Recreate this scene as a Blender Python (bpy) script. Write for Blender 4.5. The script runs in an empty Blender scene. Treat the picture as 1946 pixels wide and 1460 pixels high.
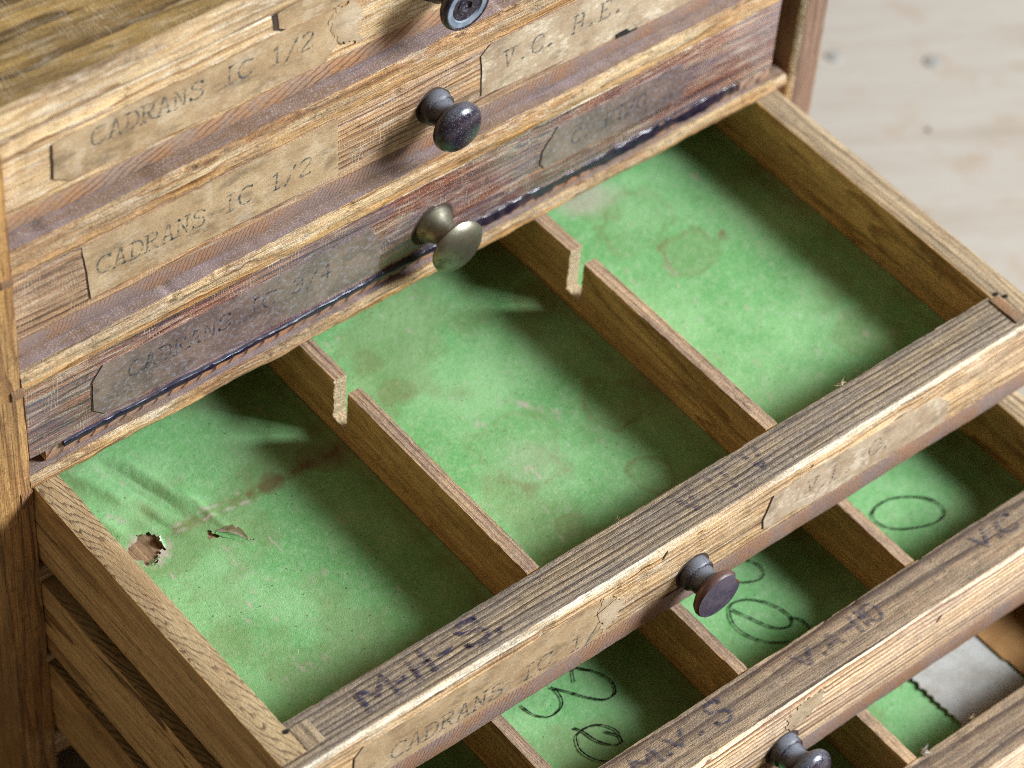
import bpy, bmesh, math, random
import numpy as np
from mathutils import Vector, Matrix, noise as mn

random.seed(7)
S = bpy.context.scene
COL = S.collection

# ------------------------------------------------------------------ camera
cam_d = bpy.data.cameras.new('camera')
cam = bpy.data.objects.new('camera', cam_d)
COL.objects.link(cam)
_r = Vector((0.7752345467, -0.6288410824, 0.0597519089))
_u = Vector((0.4377730171, 0.6030493528, 0.6668480064))
_b = Vector((-0.4553747721, -0.4908058385, 0.7427943496))
M = Matrix.Identity(4)
for i in range(3):
    M[i][0], M[i][1], M[i][2] = _r[i], _u[i], _b[i]
M[0][3], M[1][3], M[2][3] = -0.34661493, -0.47086198, 0.82264828
cam.matrix_world = M
cam_d.sensor_width = 36.0
cam_d.lens = 36.0 * 5709.113 / 1946.0
cam_d.clip_start, cam_d.clip_end = 0.05, 50
cam_d.dof.use_dof = True
cam_d.dof.focus_distance = 1.06
cam_d.dof.aperture_fstop = 9.0
S.camera = cam

# ------------------------------------------------------------------ light: one window at the front right, dim warm room
W = bpy.data.worlds.new('World'); S.world = W
W.use_nodes = True
W.node_tree.nodes['Background'].inputs[0].default_value = (1.0, 0.78, 0.46, 1)
W.node_tree.nodes['Background'].inputs[1].default_value = 0.150
ld = bpy.data.lights.new('window_light', 'AREA')
ld.shape = 'RECTANGLE'; ld.size = 0.66; ld.size_y = 0.80
ld.energy = 122.0
ld.color = (0.90, 0.96, 1.0)
lo = bpy.data.objects.new('window_light', ld); COL.objects.link(lo)
_aim = Vector((0.17, 0.05, 0.0))
_dir = Vector((1.20, -1.04, 1.0)).normalized()
lo.location = _aim + _dir * 2.2
lo.rotation_euler = _dir.to_track_quat('Z', 'Y').to_euler()

S.view_settings.view_transform = 'Standard'
S.view_settings.look = 'None'
S.view_settings.exposure = 0.08
S.view_settings.gamma = 1.0
S.cycles.max_bounces = 6
S.cycles.use_denoising = False
S.cycles.filter_width = 0.9
S.cycles.sample_clamp_indirect = 4.0

# ------------------------------------------------------------------ helpers
def lin(c):
    out = []
    for v in c[:3]:
        v = v / 255.0
        out.append(v / 12.92 if v <= 0.04045 else ((v + 0.055) / 1.055) ** 2.4)
    return (*out, 1.0)

class NT:
    def __init__(s, name):
        s.m = bpy.data.materials.new(name); s.m.use_nodes = True
        s.t = s.m.node_tree; s.t.nodes.clear()
    def n(s, typ, ins=None, out=0, **props):
        nd = s.t.nodes.new(typ)
        for k, v in props.items(): setattr(nd, k, v)
        for k, v in (ins or {}).items():
            sk = nd.inputs[k]
            if isinstance(v, bpy.types.NodeSocket): s.t.links.new(v, sk)
            else: sk.default_value = v
        return nd.outputs[out]
    def math(s, op, a, b=0.0, c=None, clamp=False):
        ins = {0: a, 1: b}
        if c is not None: ins[2] = c
        return s.n('ShaderNodeMath', ins, operation=op, use_clamp=clamp)
    def mix(s, f, a, b, mode='MIX'):
        nd = s.t.nodes.new('ShaderNodeMix'); nd.data_type = 'RGBA'; nd.blend_type = mode
        nd.clamp_factor = True
        for k, v in ((0, f), (6, a), (7, b)):
            if isinstance(v, bpy.types.NodeSocket): s.t.links.new(v, nd.inputs[k])
            else: nd.inputs[k].default_value = v
        return nd.outputs[2]
    def ramp(s, f, stops, interp='LINEAR'):
        nd = s.t.nodes.new('ShaderNodeValToRGB'); nd.color_ramp.interpolation = interp
        el = nd.color_ramp.elements
        while len(el) < len(stops): el.new(0.5)
        for e, (p, c) in zip(el, stops):
            e.position = p; e.color = c if len(c) == 4 else (*c, 1)
        s.t.links.new(f, nd.inputs[0])
        return nd.outputs[0]
    def fr(s, f, lo, hi, a=0.0, b=1.0):     # map range, smooth, clamped
        return s.n('ShaderNodeMapRange', {0: f, 1: lo, 2: hi, 3: a, 4: b}, interpolation_type='SMOOTHSTEP')
    def noise(s, vec, scale=1.0, detail=3.0, rough=0.55, dist=0.0):
        return s.n('ShaderNodeTexNoise', {'Vector': vec, 'Scale': scale, 'Detail': detail, 'Roughness': rough, 'Distortion': dist})
    def mm(s, seed=True):
        """object coordinates in millimetres, shifted per object"""
        tc = s.n('ShaderNodeTexCoord', out=3)
        v = s.n('ShaderNodeVectorMath', {0: tc, 1: (1000, 1000, 1000)}, operation='MULTIPLY')
        if seed:
            rnd = s.n('ShaderNodeObjectInfo', out=5)
            o = s.n('ShaderNodeCombineXYZ', {0: s.math('MULTIPLY', rnd, 900.0), 1: s.math('MULTIPLY', rnd, 37.0), 2: s.math('MULTIPLY', rnd, 23.0)})
            v = s.n('ShaderNodeVectorMath', {0: v, 1: o}, operation='ADD')
        return v
    def scl(s, v, k):
        return s.n('ShaderNodeVectorMath', {0: v, 1: k}, operation='MULTIPLY')
    def finish(s, col, rough, height=None, bump=0.3, dist=0.001, **pr):
        ins = {'Base Color': col, 'Roughness': rough}
        ins.update({k.replace('_', ' '): v for k, v in pr.items()})
        if height is not None:
            ins['Normal'] = s.n('ShaderNodeBump', {'Strength': bump, 'Distance': dist, 'Height': height})
        b = s.n('ShaderNodeBsdfPrincipled', ins)
        o = s.t.nodes.new('ShaderNodeOutputMaterial'); s.t.links.new(b, o.inputs[0])
        return s.m

def wood(name, axis, light, mid, dark, ring=2.6, contrast=1.0, grey=None, grey_amt=0.5, dirt=0.35,
         rough=0.65, coat=0.0, bump=0.35, off=(38.0, 21.0), turn=0.0, warp=2.2, stain=None, stain_amt=0.0, fibre=0.3, scratches=0.0, streak=0.5, relief=0.0, lines=0.75, grime=0.42, sat=0.92, pale=0.0):
    ds = lambda c: [min(250.0, (0.3 * c[0] + 0.59 * c[1] + 0.11 * c[2]) * (1 - sat) * g + x * sat) for x, g in zip(c, (1.03, 1.02, 1.0))]
    light, mid, dark = ds(light), ds(mid), [x * 0.86 for x in ds(dark)]
    if stain is not None: stain = ds(stain)
    s = NT(name)
    v = s.mm()
    if turn:
        v = s.n('ShaderNodeVectorRotate', {'Vector': v, 'Angle': turn}, rotation_type='Z_AXIS')
    sep = s.t.nodes.new('ShaderNodeSeparateXYZ'); s.t.links.new(v, sep.inputs[0])
    o = {'x': (0, 1, 2), 'y': (1, 0, 2), 'z': (2, 0, 1)}[axis]
    L, U, V = (sep.outputs[i] for i in o)
    cv = lambda a, b, c: s.n('ShaderNodeCombineXYZ', {0: s.math('MULTIPLY', L, a), 1: s.math('MULTIPLY', U, b), 2: s.math('MULTIPLY', V, c)})
    w1 = s.noise(cv(0.008, 0.05, 0.05), 1, 2)
    w2 = s.noise(cv(0.03, 0.25, 0.25), 1, 2)
    u = s.math('ADD', U, off[0]); vv = s.math('ADD', V, off[1])
    rad = s.math('SQRT', s.math('ADD', s.math('MULTIPLY', u, u), s.math('MULTIPLY', vv, vv)))
    c = s.math('ADD', s.math('DIVIDE', rad, ring), s.math('ADD', s.math('MULTIPLY', w1, warp * 2), s.math('MULTIPLY', w2, warp * 0.35)))
    f = s.math('FRACT', c)
    idv = s.noise(s.n('ShaderNodeCombineXYZ', {0: s.math('FLOOR', c), 1: 3.1, 2: 7.7}), 3.7, 0)
    prof = s.ramp(f, [(0.0, (0, 0, 0)), (0.5, (.18,) * 3), (0.82, (.8,) * 3), (0.93, (1,) * 3), (1.0, (.05,) * 3)])
    prof = s.math('MULTIPLY', prof, s.fr(idv, 0.3, 0.7, 0.45, 1.15))
    prof = s.math('MULTIPLY', prof, contrast * 1.2, clamp=True)
    col = s.ramp(prof, [(0.0, lin(light)), (0.45, lin(mid)), (1.0, lin(dark))])
    fb = s.noise(cv(0.09, 3.2, 3.2), 1, 3, 0.65)
    fb2 = s.noise(cv(0.02, 0.8, 0.8), 1, 3, 0.6)
    k = s.math('ADD', s.fr(fb, 0.25, 0.75, 1 - fibre, 1 + fibre * 0.7), s.fr(fb2, 0.3, 0.7, -0.16, 0.16))
    col = s.mix(1.0, col, s.n('ShaderNodeCombineXYZ', {0: k, 1: k, 2: k}), 'MULTIPLY')
    bl = s.noise(cv(0.02, 0.10, 0.10), 1, 5, 0.62)
    if grey is not None:
        g = s.math('MULTIPLY', s.fr(bl, 0.36, 0.62), grey_amt)
        g = s.math('MULTIPLY', g, s.fr(fb, 0.2, 0.7, 1.0, 0.55))
        col = s.mix(g, col, lin(grey))
    if stain is not None:
        b2 = s.noise(s.n('ShaderNodeVectorMath', {0: cv(0.016, 0.07, 0.07), 1: (31.0, 5.0, 9.0)}, operation='ADD'), 1, 5, 0.6)
        g = s.math('MULTIPLY', s.fr(b2, 0.45, 0.62), stain_amt)
        col = s.mix(g, col, lin(stain))
    sp = s.noise(v, 1.3, 3, 0.8)
    d = s.math('MULTIPLY', s.fr(sp, 0.60, 0.74), dirt)
    col = s.mix(d, col, lin([x * 0.33 for x in dark]))
    st = s.noise(cv(0.011, 0.42, 0.42), 1, 4, 0.68)
    col = s.mix(s.math('MULTIPLY', s.fr(st, 0.53, 0.66), streak), col, lin([x * 0.80 for x in dark]))
    col = s.mix(s.math('MULTIPLY', s.fr(st, 0.46, 0.34), streak * 0.9), col, lin([min(255, x * 1.10) for x in light]))
    ln = s.noise(cv(0.035, 2.4, 2.4), 1, 2, 0.6)
    col = s.mix(s.math('MULTIPLY', s.fr(ln, 0.57, 0.70), lines), col, lin([x * 0.52 * g for x, g in zip(dark, (0.9, 0.95, 1.25))]))
    gm = s.noise(v, 0.22, 6, 0.78)
    col = s.mix(s.math('MULTIPLY', s.fr(gm, 0.54, 0.68), grime), col, lin([x * 0.48 * g for x, g in zip(dark, (0.9, 0.95, 1.3))]))
    if pale:
        pn = s.noise(s.n('ShaderNodeVectorMath', {0: cv(0.05, 0.5, 0.5), 1: (3.0, 41.0, 17.0)}, operation='ADD'), 1, 5, 0.72)
        col = s.mix(s.math('MULTIPLY', s.fr(pn, 0.53, 0.64), pale), col, lin((238, 224, 202)))
    kk = s.math('ADD', s.fr(bl, 0.3, 0.7, 1.12, 0.86), s.fr(sp, 0.3, 0.7, -0.30, 0.30))
    col = s.mix(1.0, col, s.n('ShaderNodeCombineXYZ', {0: kk, 1: kk, 2: kk}), 'MULTIPLY')
    if scratches:
        wv = s.n('ShaderNodeTexWave', {'Vector': cv(0.9, 0.35, 0.35), 'Scale': 0.30, 'Distortion': 22.0, 'Detail': 3.0, 'Detail Scale': 0.35}, out=1)
        sc = s.math('MULTIPLY', s.fr(wv, 0.965, 1.0), s.fr(s.noise(v, 0.12, 2), 0.5, 0.62))
        col = s.mix(s.math('MULTIPLY', sc, scratches), col, lin((232, 214, 186)))
    h = s.math('ADD', s.math('MULTIPLY', fb, 0.75), s.math('MULTIPLY', sp, 0.55))
    if relief: h = s.math('ADD', h, s.math('MULTIPLY', prof, -relief))
    ro = s.math('ADD', s.math('MULTIPLY', s.fr(bl, 0.3, 0.7, -0.12, 0.12), 1.0), rough)
    return s.finish(col, ro, h, bump, 0.0012, Coat_Weight=coat, Coat_Roughness=0.22, Specular_IOR_Level=0.4)

def sawn(name, base, line, period=2.4, ang=0.9, rough=0.7, coat=0.0, mask=0.5, amt=0.75):
    """raw sawn strip: slanting saw kerfs that come and go"""
    s = NT(name); v = s.mm()
    sep = s.t.nodes.new('ShaderNodeSeparateXYZ'); s.t.links.new(v, sep.inputs[0])
    ns = s.noise(s.scl(v, (0.05, 0.2, 0.2)), 1, 3)
    c = s.math('ADD', s.math('MULTIPLY', sep.outputs[0], math.cos(ang) / period), s.math('MULTIPLY', sep.outputs[2], -math.sin(ang) / period))
    c = s.math('ADD', c, s.math('MULTIPLY', ns, 1.6))
    f = s.math('FRACT', c)
    ln = s.math('MULTIPLY', s.fr(f, 0.55, 0.92), s.fr(f, 0.93, 1.0, 1.0, 0.0))
    m = s.fr(s.noise(s.scl(v, (0.03, 0.03, 0.03)), 1, 2), mask - 0.12, mask + 0.10)
    ln = s.math('MULTIPLY', s.math('MULTIPLY', ln, m), amt)
    fib = s.noise(s.scl(v, (0.7, 1.5, 2.2)), 1, 4, 0.7)
    bl = s.noise(v, 0.06, 4, 0.6)
    col = s.mix(s.fr(bl, 0.35, 0.65), lin(base), lin([base[0] * 1.12, base[1] * 0.98, base[2] * 0.78]))
    k = s.fr(fib, 0.25, 0.75, 0.72, 1.22)
    col = s.mix(1.0, col, s.n('ShaderNodeCombineXYZ', {0: k, 1: k, 2: k}), 'MULTIPLY')
    col = s.mix(ln, col, lin(line))
    h = s.math('ADD', s.math('MULTIPLY', ln, -1.0), s.math('MULTIPLY', fib, 0.7))
    return s.finish(col, rough, h, 0.5, 0.0012, Coat_Weight=coat, Coat_Roughness=0.2)

def mesh_obj(name, verts, faces, mats, parent=None, fmat=None, sharp=35, center=True, smooth=True):
    """one mesh object; verts in world space, origin moved to the bounding-box centre"""
    vs = np.asarray(verts, dtype=float)
    c = (vs.min(0) + vs.max(0)) / 2 if center else np.zeros(3)
    me = bpy.data.meshes.new(name)
    me.from_pydata((vs - c).tolist(), [], faces)
    if not isinstance(mats, (list, tuple)): mats = [mats]
    for m in mats: me.materials.append(m)
    if fmat is not None: me.polygons.foreach_set('material_index', fmat)
    bm = bmesh.new(); bm.from_mesh(me)
    bmesh.ops.recalc_face_normals(bm, faces=bm.faces)
    bm.to_mesh(me); bm.free()
    if smooth:
        me.polygons.foreach_set('use_smooth', [True] * len(me.polygons))
        me.set_sharp_from_angle(angle=math.radians(sharp))
    ob = bpy.data.objects.new(name, me); COL.objects.link(ob)
    ob['_o'] = [float(x) for x in c]
    if parent is not None: attach(ob, parent)
    else: ob.location = c
    return ob

def attach(ob, parent):
    c = Vector(ob['_o']); p = Vector(parent['_o'])
    ob.parent = parent; ob.location = c - p

def thing(name, label, cat, loc, group=None):
    o = bpy.data.objects.new(name, None); COL.objects.link(o)
    o.empty_display_size = 0.01
    o.location = loc; o['_o'] = [float(x) for x in loc]
    o['label'] = label; o['category'] = cat
    if group: o['group'] = group
    return o

def rounded(pts, seg=3):
    """pts: (u, v, radius, tag of the edge that follows, tag of the corner or None)"""
    out = []
    n = len(pts)
    for i, (u, v, r, tag, ct) in enumerate(pts):
        p = Vector((u, v)); a = Vector(pts[i - 1][:2]); b = Vector(pts[(i + 1) % n][:2])
        if r <= 0: out.append((u, v, tag)); continue
        da, db = (a - p), (b - p)
        r = min(r, da.length * 0.45, db.length * 0.45)
        s, e = p + da.normalized() * r, p + db.normalized() * r
        for k in range(seg + 1):
            t = k / seg
            q = s * (1 - t) ** 2 + p * 2 * t * (1 - t) + e * t * t
            out.append((q.x, q.y, (ct or tag) if k < seg else tag))
    return out

def extrude(name, axis, a, b, prof, mats, parent, nseg=90, amp=0.00025, chip=0.0, seed=0, ends='end', sharp=35):
    tags = []; mlist = []
    for k, m in mats.items():
        tags.append(k); mlist.append(m)
    n = len(prof)
    cu = sum(p[0] for p in prof) / n; cv = sum(p[1] for p in prof) / n
    V, F, FM = [], [], []
    sd = seed * 13.7
    for i in range(nseg + 1):
        t = a + (b - a) * i / nseg
        for k, (u, v, tg) in enumerate(prof):
            du = amp * (mn.noise((t * 45 + sd, u * 160, v * 160)) + 0.6 * mn.noise((t * 260 + sd, u * 400, v * 400 + 5)))
            dv = amp * (mn.noise((t * 45 + sd + 50, u * 160, v * 160)) + 0.6 * mn.noise((t * 260 + sd + 50, u * 400, v * 400 + 5)))
            if chip > 0 and (tg in ('worn', 'bevel') or prof[k - 1][2] in ('worn', 'bevel')):
                c = max(0.0, mn.noise((t * 110 + sd + 90, k * 0.35, 0.3)) - 0.38) * chip * 2.2
                du += c * (1 if cu > u else -1); dv += c * (1 if cv > v else -1)
            if i in (0, nseg): du *= 0.4; dv *= 0.4
            q = {'x': (t, u + du, v + dv), 'y': (u + du, t, v + dv), 'z': (u + du, v + dv, t)}[axis]
            V.append(q)
    def mi(tg): return tags.index(tg) if tg in tags else 0
    for i in range(nseg):
        for k in range(n):
            k2 = (k + 1) % n
            F.append((i * n + k, i * n + k2, (i + 1) * n + k2, (i + 1) * n + k)); FM.append(mi(prof[k][2]))
    F.append(tuple(range(n))[::-1]); FM.append(mi(ends))
    F.append(tuple(nseg * n + k for k in range(n))); FM.append(mi(ends))
    # chamfer the end caps a little by pulling the end rings in
    return mesh_obj(name, V, F, mlist, parent, FM, sharp)

def box_prof(u0, u1, v0, v1, r=0.0007, bottom='b', right='r', top='t', left='l', corner=None):
    return rounded([(u0, v0, r, bottom, corner), (u1, v0, r, right, corner), (u1, v1, r, top, corner), (u0, v1, r, left, corner)], 2)

# value noise on numpy arrays
def vnoise(x, y, seed=0):
    xi = np.floor(x).astype(np.int64); yi = np.floor(y).astype(np.int64)
    xf = x - xi; yf = y - yi
    def h(a, b):
        n = (a * 374761393 + b * 668265263 + seed * 1442695041) & 0xffffffff
        n = ((n ^ (n >> 13)) * 1274126177) & 0xffffffff
        return ((n ^ (n >> 16)) & 0xffff) / 65535.0
    u = xf * xf * (3 - 2 * xf); v = yf * yf * (3 - 2 * yf)
    return (h(xi, yi) * (1 - u) + h(xi + 1, yi) * u) * (1 - v) + (h(xi, yi + 1) * (1 - u) + h(xi + 1, yi + 1) * u) * v
def fbm(x, y, seed=0, o=4):
    r = 0; a = 0.5; t = 0
    for k in range(o):
        r = r + a * vnoise(x * 2 ** k, y * 2 ** k, seed + k * 17); t += a; a *= 0.55
    return r / t

# ------------------------------------------------------------------ materials
M_TOP = {a: wood('weathered_pine_' + a, a, (182, 158, 126), (150, 126, 98), (68, 52, 40), ring=2.3, contrast=1.05, grey=(156, 146, 142), grey_amt=0.6,
                 dirt=0.6, rough=0.8, bump=0.9, off=(120.0, 9.0), warp=1.0, fibre=0.45, relief=0.7, streak=0.25) for a in 'xy'}
M_TOPB = wood('banded_brown_top', 'x', (176, 148, 116), (146, 116, 88), (92, 66, 48), ring=5.5, contrast=1.0, grey=(146, 132, 122), grey_amt=0.5, dirt=0.7, rough=0.8, bump=0.9, off=(70.0, 9.0), warp=0.8, fibre=0.5, streak=0.35)
M_FACEB = wood('striped_pine_face', 'x', (242, 218, 184), (208, 154, 98), (124, 78, 46), ring=2.9, contrast=1.15, grey=(178, 160, 160), grey_amt=0.35, dirt=0.3, rough=0.55, coat=0.1, bump=0.5, off=(9.0, 90.0), warp=0.8, streak=0.4, fibre=0.25, sat=0.95)
M_FACE = wood('worn_pine_face', 'x', (230, 196, 146), (198, 146, 90), (122, 76, 40), ring=2.6, contrast=1.0, grey=(160, 134, 116), grey_amt=0.5, dirt=0.5, rough=0.5, coat=0.15, bump=0.6, off=(30.0, 60.0), warp=2.0, scratches=0.7, streak=0.65, pale=0.6)
M_FACE1 = wood('pale_drawer_face', 'x', (226, 194, 144), (204, 156, 98), (132, 84, 44), ring=3.6, contrast=0.8, grey=(190, 160, 134), grey_amt=0.45, dirt=0.55, rough=0.5, coat=0.15, bump=0.55, off=(28.0, 70.0), warp=2.5, stain=(112, 74, 34), stain_amt=0.5, scratches=0.8, streak=0.45, pale=0.55)
M_FACE2 = wood('brown_drawer_face', 'x', (206, 166, 122), (168, 118, 78), (94, 56, 38), ring=2.4, contrast=0.95, grey=(142, 118, 110), grey_amt=0.6, dirt=0.6, rough=0.45, coat=0.25, bump=0.6, off=(26.0, 64.0), warp=2.0, scratches=0.8, streak=0.6, grime=0.5, pale=0.35, sat=0.95)
M_FACE3 = wood('varnished_drawer_face', 'x', (172, 128, 104), (116, 72, 60), (50, 28, 34), ring=2.8, contrast=1.0, grey=(104, 102, 134), grey_amt=0.7, dirt=0.6, rough=0.28, coat=0.9, bump=0.9, off=(25.0, 58.0), warp=2.6, stain=(128, 62, 38), stain_amt=0.7, scratches=0.9, streak=0.7, grime=0.6, pale=0.34, sat=1.05)  # pale patches put the sheen of the varnish into the colour
M_WORN = wood('bare_worn_edge', 'x', (242, 226, 200), (222, 196, 158), (150, 106, 66), ring=3.0, contrast=0.5, dirt=0.6, rough=0.7, bump=0.8, fibre=0.4, stain=(196, 144, 84), stain_amt=0.5, streak=0.5, grime=0.4)
M_HONEY = wood('honey_rail_front', 'x', (206, 160, 104), (182, 124, 66), (122, 74, 36), ring=3.0, contrast=0.9, grey=(196, 168, 136), grey_amt=0.5, dirt=0.5, rough=0.5, coat=0.15, bump=0.6, off=(22.0, 40.0), warp=3.0, streak=0.8, scratches=0.5, sat=1.0, pale=0.2)
M_SIDE = wood('drawer_side_pine', 'y', (224, 180, 116), (198, 152, 90), (124, 84, 42), ring=5.5, contrast=0.9, dirt=0.35, rough=0.6, bump=0.35, off=(45.0, 18.0), warp=1.4, streak=0.4, sat=0.9)
M_SIDETOP = wood('drawer_side_top_pine', 'y', (190, 164, 128), (164, 136, 100), (96, 74, 54), ring=2.8, contrast=0.9, grey=(150, 134, 116), grey_amt=0.5, dirt=0.4, rough=0.8, bump=0.6, off=(30.0, 12.0), warp=2.4)
M_SAWTOP = None
M_INNER = wood('smoky_inner_pine', 'y', (220, 174, 114), (198, 150, 92), (130, 90, 50), ring=6.0, contrast=0.6, grey=(164, 120, 72), grey_amt=0.5, dirt=1.0, rough=0.65, bump=0.35, off=(50.0, 30.0), warp=2.5, streak=0.15, sat=0.9)
M_DIVTOP = wood('divider_top_edge', 'y', (188, 156, 120), (164, 130, 96), (112, 80, 58), ring=2.4, contrast=0.7, grey=(150, 126, 120), grey_amt=0.5, dirt=0.35, rough=0.8, bump=0.5, warp=1.6)
M_STILE = wood('cabinet_side_stain', 'z', (196, 146, 82), (172, 120, 60), (112, 70, 34), ring=5.0, contrast=0.75, grey=(150, 112, 84), grey_amt=0.5, dirt=0.5, rough=0.5, coat=0.15, bump=0.35, off=(30.0, 44.0), warp=2.4, sat=0.85)
M_STILE_R = wood('cabinet_side_rosy', 'z', (136, 102, 78), (118, 84, 62), (80, 52, 38), ring=5.0, contrast=0.7, grey=(112, 90, 82), grey_amt=0.5, dirt=0.4, rough=0.5, coat=0.15, bump=0.4, off=(30.0, 44.0), warp=2.4)
M_CTOP = wood('dark_varnished_top', 'x', (176, 138, 74), (152, 114, 56), (84, 56, 24), ring=9.0, contrast=0.8, grey=(116, 92, 58), grey_amt=0.7, dirt=0.7, rough=0.55, coat=0.1, bump=0.5, turn=0.085, off=(90.0, 20.0), warp=1.2, scratches=0.8, streak=0.3, sat=0.85, pale=0.25)
M_PLAIN = wood('plain_inner_board', 'y', (146, 116, 84), (128, 98, 70), (90, 66, 46), ring=6, contrast=0.6, dirt=0.4, rough=0.7)
M_END = sawn('end_grain', (130, 106, 84), (60, 44, 36), 1.1, 0.4, 0.85, mask=0.4)
M_SAW = sawn('sawn_bottom_edge', (132, 112, 104), (60, 46, 52), 1.7, 0.45, 0.7, mask=0.47, amt=0.6)
M_SAW1 = sawn('coarse_sawn_edge', (150, 126, 108), (74, 54, 60), 2.8, 1.12, 0.7, mask=0.46, amt=0.7)
M_SAW3 = sawn('tarry_bottom_edge', (158, 126, 106), (26, 20, 36), 5.5, 0.6, 0.35, coat=0.5, mask=0.36, amt=0.95)
M_SAWSIDE = sawn('sawn_side_top', (176, 152, 122), (84, 66, 52), 3.4, 0.35, 0.85, mask=0.4, amt=0.8)

def dust_mat():
    s = NT('dusty_ledge'); v = s.mm()
    a = s.noise(s.scl(v, (0.02, 0.12, 0.12)), 1, 4, 0.6)
    b = s.noise(v, 1.6, 4, 0.8)
    col = s.mix(s.fr(a, 0.38, 0.64), lin((132, 112, 110)), lin((124, 96, 70)))
    col = s.mix(s.fr(b, 0.5, 0.72), col, lin((186, 174, 172)))
    col = s.mix(s.math('MULTIPLY', s.fr(s.noise(s.scl(v, (0.05, 1.4, 1.4)), 1, 3), 0.55, 0.7), 0.5), col, lin((74, 58, 62)))
    return s.finish(col, 0.75, b, 0.5, 0.0008)
M_DUST = dust_mat()
M_WORN2 = wood('rubbed_rail_edge', 'x', (216, 184, 138), (188, 144, 92), (120, 78, 42), ring=2.6, contrast=0.8, grey=(176, 156, 136), grey_amt=0.5, dirt=0.7, rough=0.6, bump=0.9, fibre=0.45, stain=(170, 112, 58), stain_amt=0.6, streak=0.7, grime=0.6, pale=0.45, sat=0.95)

def cut_mat():
    s = NT('fresh_cut_wood'); v = s.mm()
    a = s.noise(s.scl(v, (1.2, 1.2, 2.4)), 1, 4, 0.7)
    col = s.mix(s.fr(a, 0.35, 0.65), lin((142, 114, 80)), lin((220, 198, 162)))
    return s.finish(col, 0.85, a, 0.8, 0.0015)
M_CUT = cut_mat()

def green_mat():
    s = NT('green_lining_paper'); v = s.mm()
    at = s.t.nodes.new('ShaderNodeAttribute'); at.attribute_name = 'marks'
    sep = s.t.nodes.new('ShaderNodeSeparateColor'); s.t.links.new(at.outputs[0], sep.inputs[0])
    big = s.noise(v, 0.03, 4, 0.6)
    mid = s.noise(v, 0.35, 4, 0.65)
    fine = s.noise(v, 2.2, 3, 0.7)
    col = s.mix(s.fr(big, 0.33, 0.67), lin((102, 160, 96)), lin((132, 180, 122)))
    col = s.mix(s.math('MULTIPLY', s.fr(mid, 0.42, 0.72), 0.5), col, lin((150, 180, 138)))
    k = s.fr(fine, 0.25, 0.75, 0.76, 1.20)
    col = s.mix(1.0, col, s.n('ShaderNodeCombineXYZ', {0: k, 1: k, 2: k}), 'MULTIPLY')
    # dark fibres and flecks
    fv = s.n('ShaderNodeVectorRotate', {'Vector': v, 'Angle': 0.6}, rotation_type='Z_AXIS')
    fl = s.noise(s.scl(fv, (0.7, 2.6, 1)), 1, 2, 0.6, 1.5)
    col = s.mix(s.math('MULTIPLY', s.fr(fl, 0.62, 0.72), 0.7), col, lin((56, 84, 48)))
    fv2 = s.n('ShaderNodeVectorRotate', {'Vector': v, 'Angle': -0.9}, rotation_type='Z_AXIS')
    fl2 = s.noise(s.scl(fv2, (0.5, 2.2, 1)), 1, 2, 0.6, 1.5)
    col = s.mix(s.math('MULTIPLY', s.fr(fl2, 0.63, 0.72), 0.6), col, lin((190, 212, 180)))
    sp = s.n('ShaderNodeTexVoronoi', {'Vector': v, 'Scale': 0.22, 'Randomness': 1.0})
    col = s.mix(s.math('MULTIPLY', s.fr(sp, 0.05, 0.11, 1.0, 0.0), 0.75), col, lin((52, 62, 44)))
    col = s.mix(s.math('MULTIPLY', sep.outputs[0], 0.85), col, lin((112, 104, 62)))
    col = s.mix(s.math('MULTIPLY', sep.outputs[1], 0.9), col, lin((176, 162, 150)))
    col = s.mix(s.math('MULTIPLY', sep.outputs[2], 0.8), col, lin((104, 82, 50)))
    h = s.math('ADD', s.math('MULTIPLY', fine, 0.5), s.math('MULTIPLY', mid, 0.8))
    return s.finish(col, 0.7, h, 0.4, 0.001, Specular_IOR_Level=0.35)
M_GREEN = green_mat()

def card_mat(name, a, b, speck, rough=0.85, coat=0.0, blot=0.0, blotcol=(226, 214, 192), bs=(0.35, 0.9), stain=0.0):
    s = NT(name); v = s.mm()
    n1 = s.noise(v, 0.08, 4, 0.6); n2 = s.noise(v, 1.7, 4, 0.75)
    fv = s.n('ShaderNodeVectorRotate', {'Vector': v, 'Axis': (0, 1, 0), 'Angle': 0.7}, rotation_type='AXIS_ANGLE')
    n3 = s.noise(s.scl(fv, (0.6, 2.4, 2.4)), 1, 3, 0.6, 1.0)
    col = s.mix(s.fr(n1, 0.35, 0.65), lin(a), lin(b))
    col = s.mix(s.math('MULTIPLY', s.fr(n2, 0.48, 0.70), 0.55), col, lin(speck))
    col = s.mix(s.math('MULTIPLY', s.fr(n3, 0.60, 0.72), 0.4), col, lin([x * 1.25 if x * 1.25 < 250 else 250 for x in a]))
    if stain:
        col = s.mix(s.math('MULTIPLY', s.fr(s.noise(s.scl(v, (0.06, 0.15, 0.15)), 1, 5, 0.65), 0.5, 0.66), stain), col, lin([x * 0.66 for x in b]))
    if blot:
        bn = s.math('ADD', s.math('MULTIPLY', s.noise(v, bs[0] * 0.25, 3, 0.6), 0.5), s.math('MULTIPLY', s.noise(s.scl(v, (bs[0], 1, bs[1])), 1, 4, 0.75), 0.5))
        col = s.mix(s.math('MULTIPLY', s.fr(bn, 0.49, 0.62), blot), col, lin(blotcol))
    return s.finish(col, rough, n2, 0.35, 0.0008, Coat_Weight=coat, Coat_Roughness=0.25)
M_KRAFT = card_mat('kraft_label_paper', (178, 152, 116), (156, 128, 94), (108, 84, 60), blot=0.22, stain=0.6)
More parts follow.
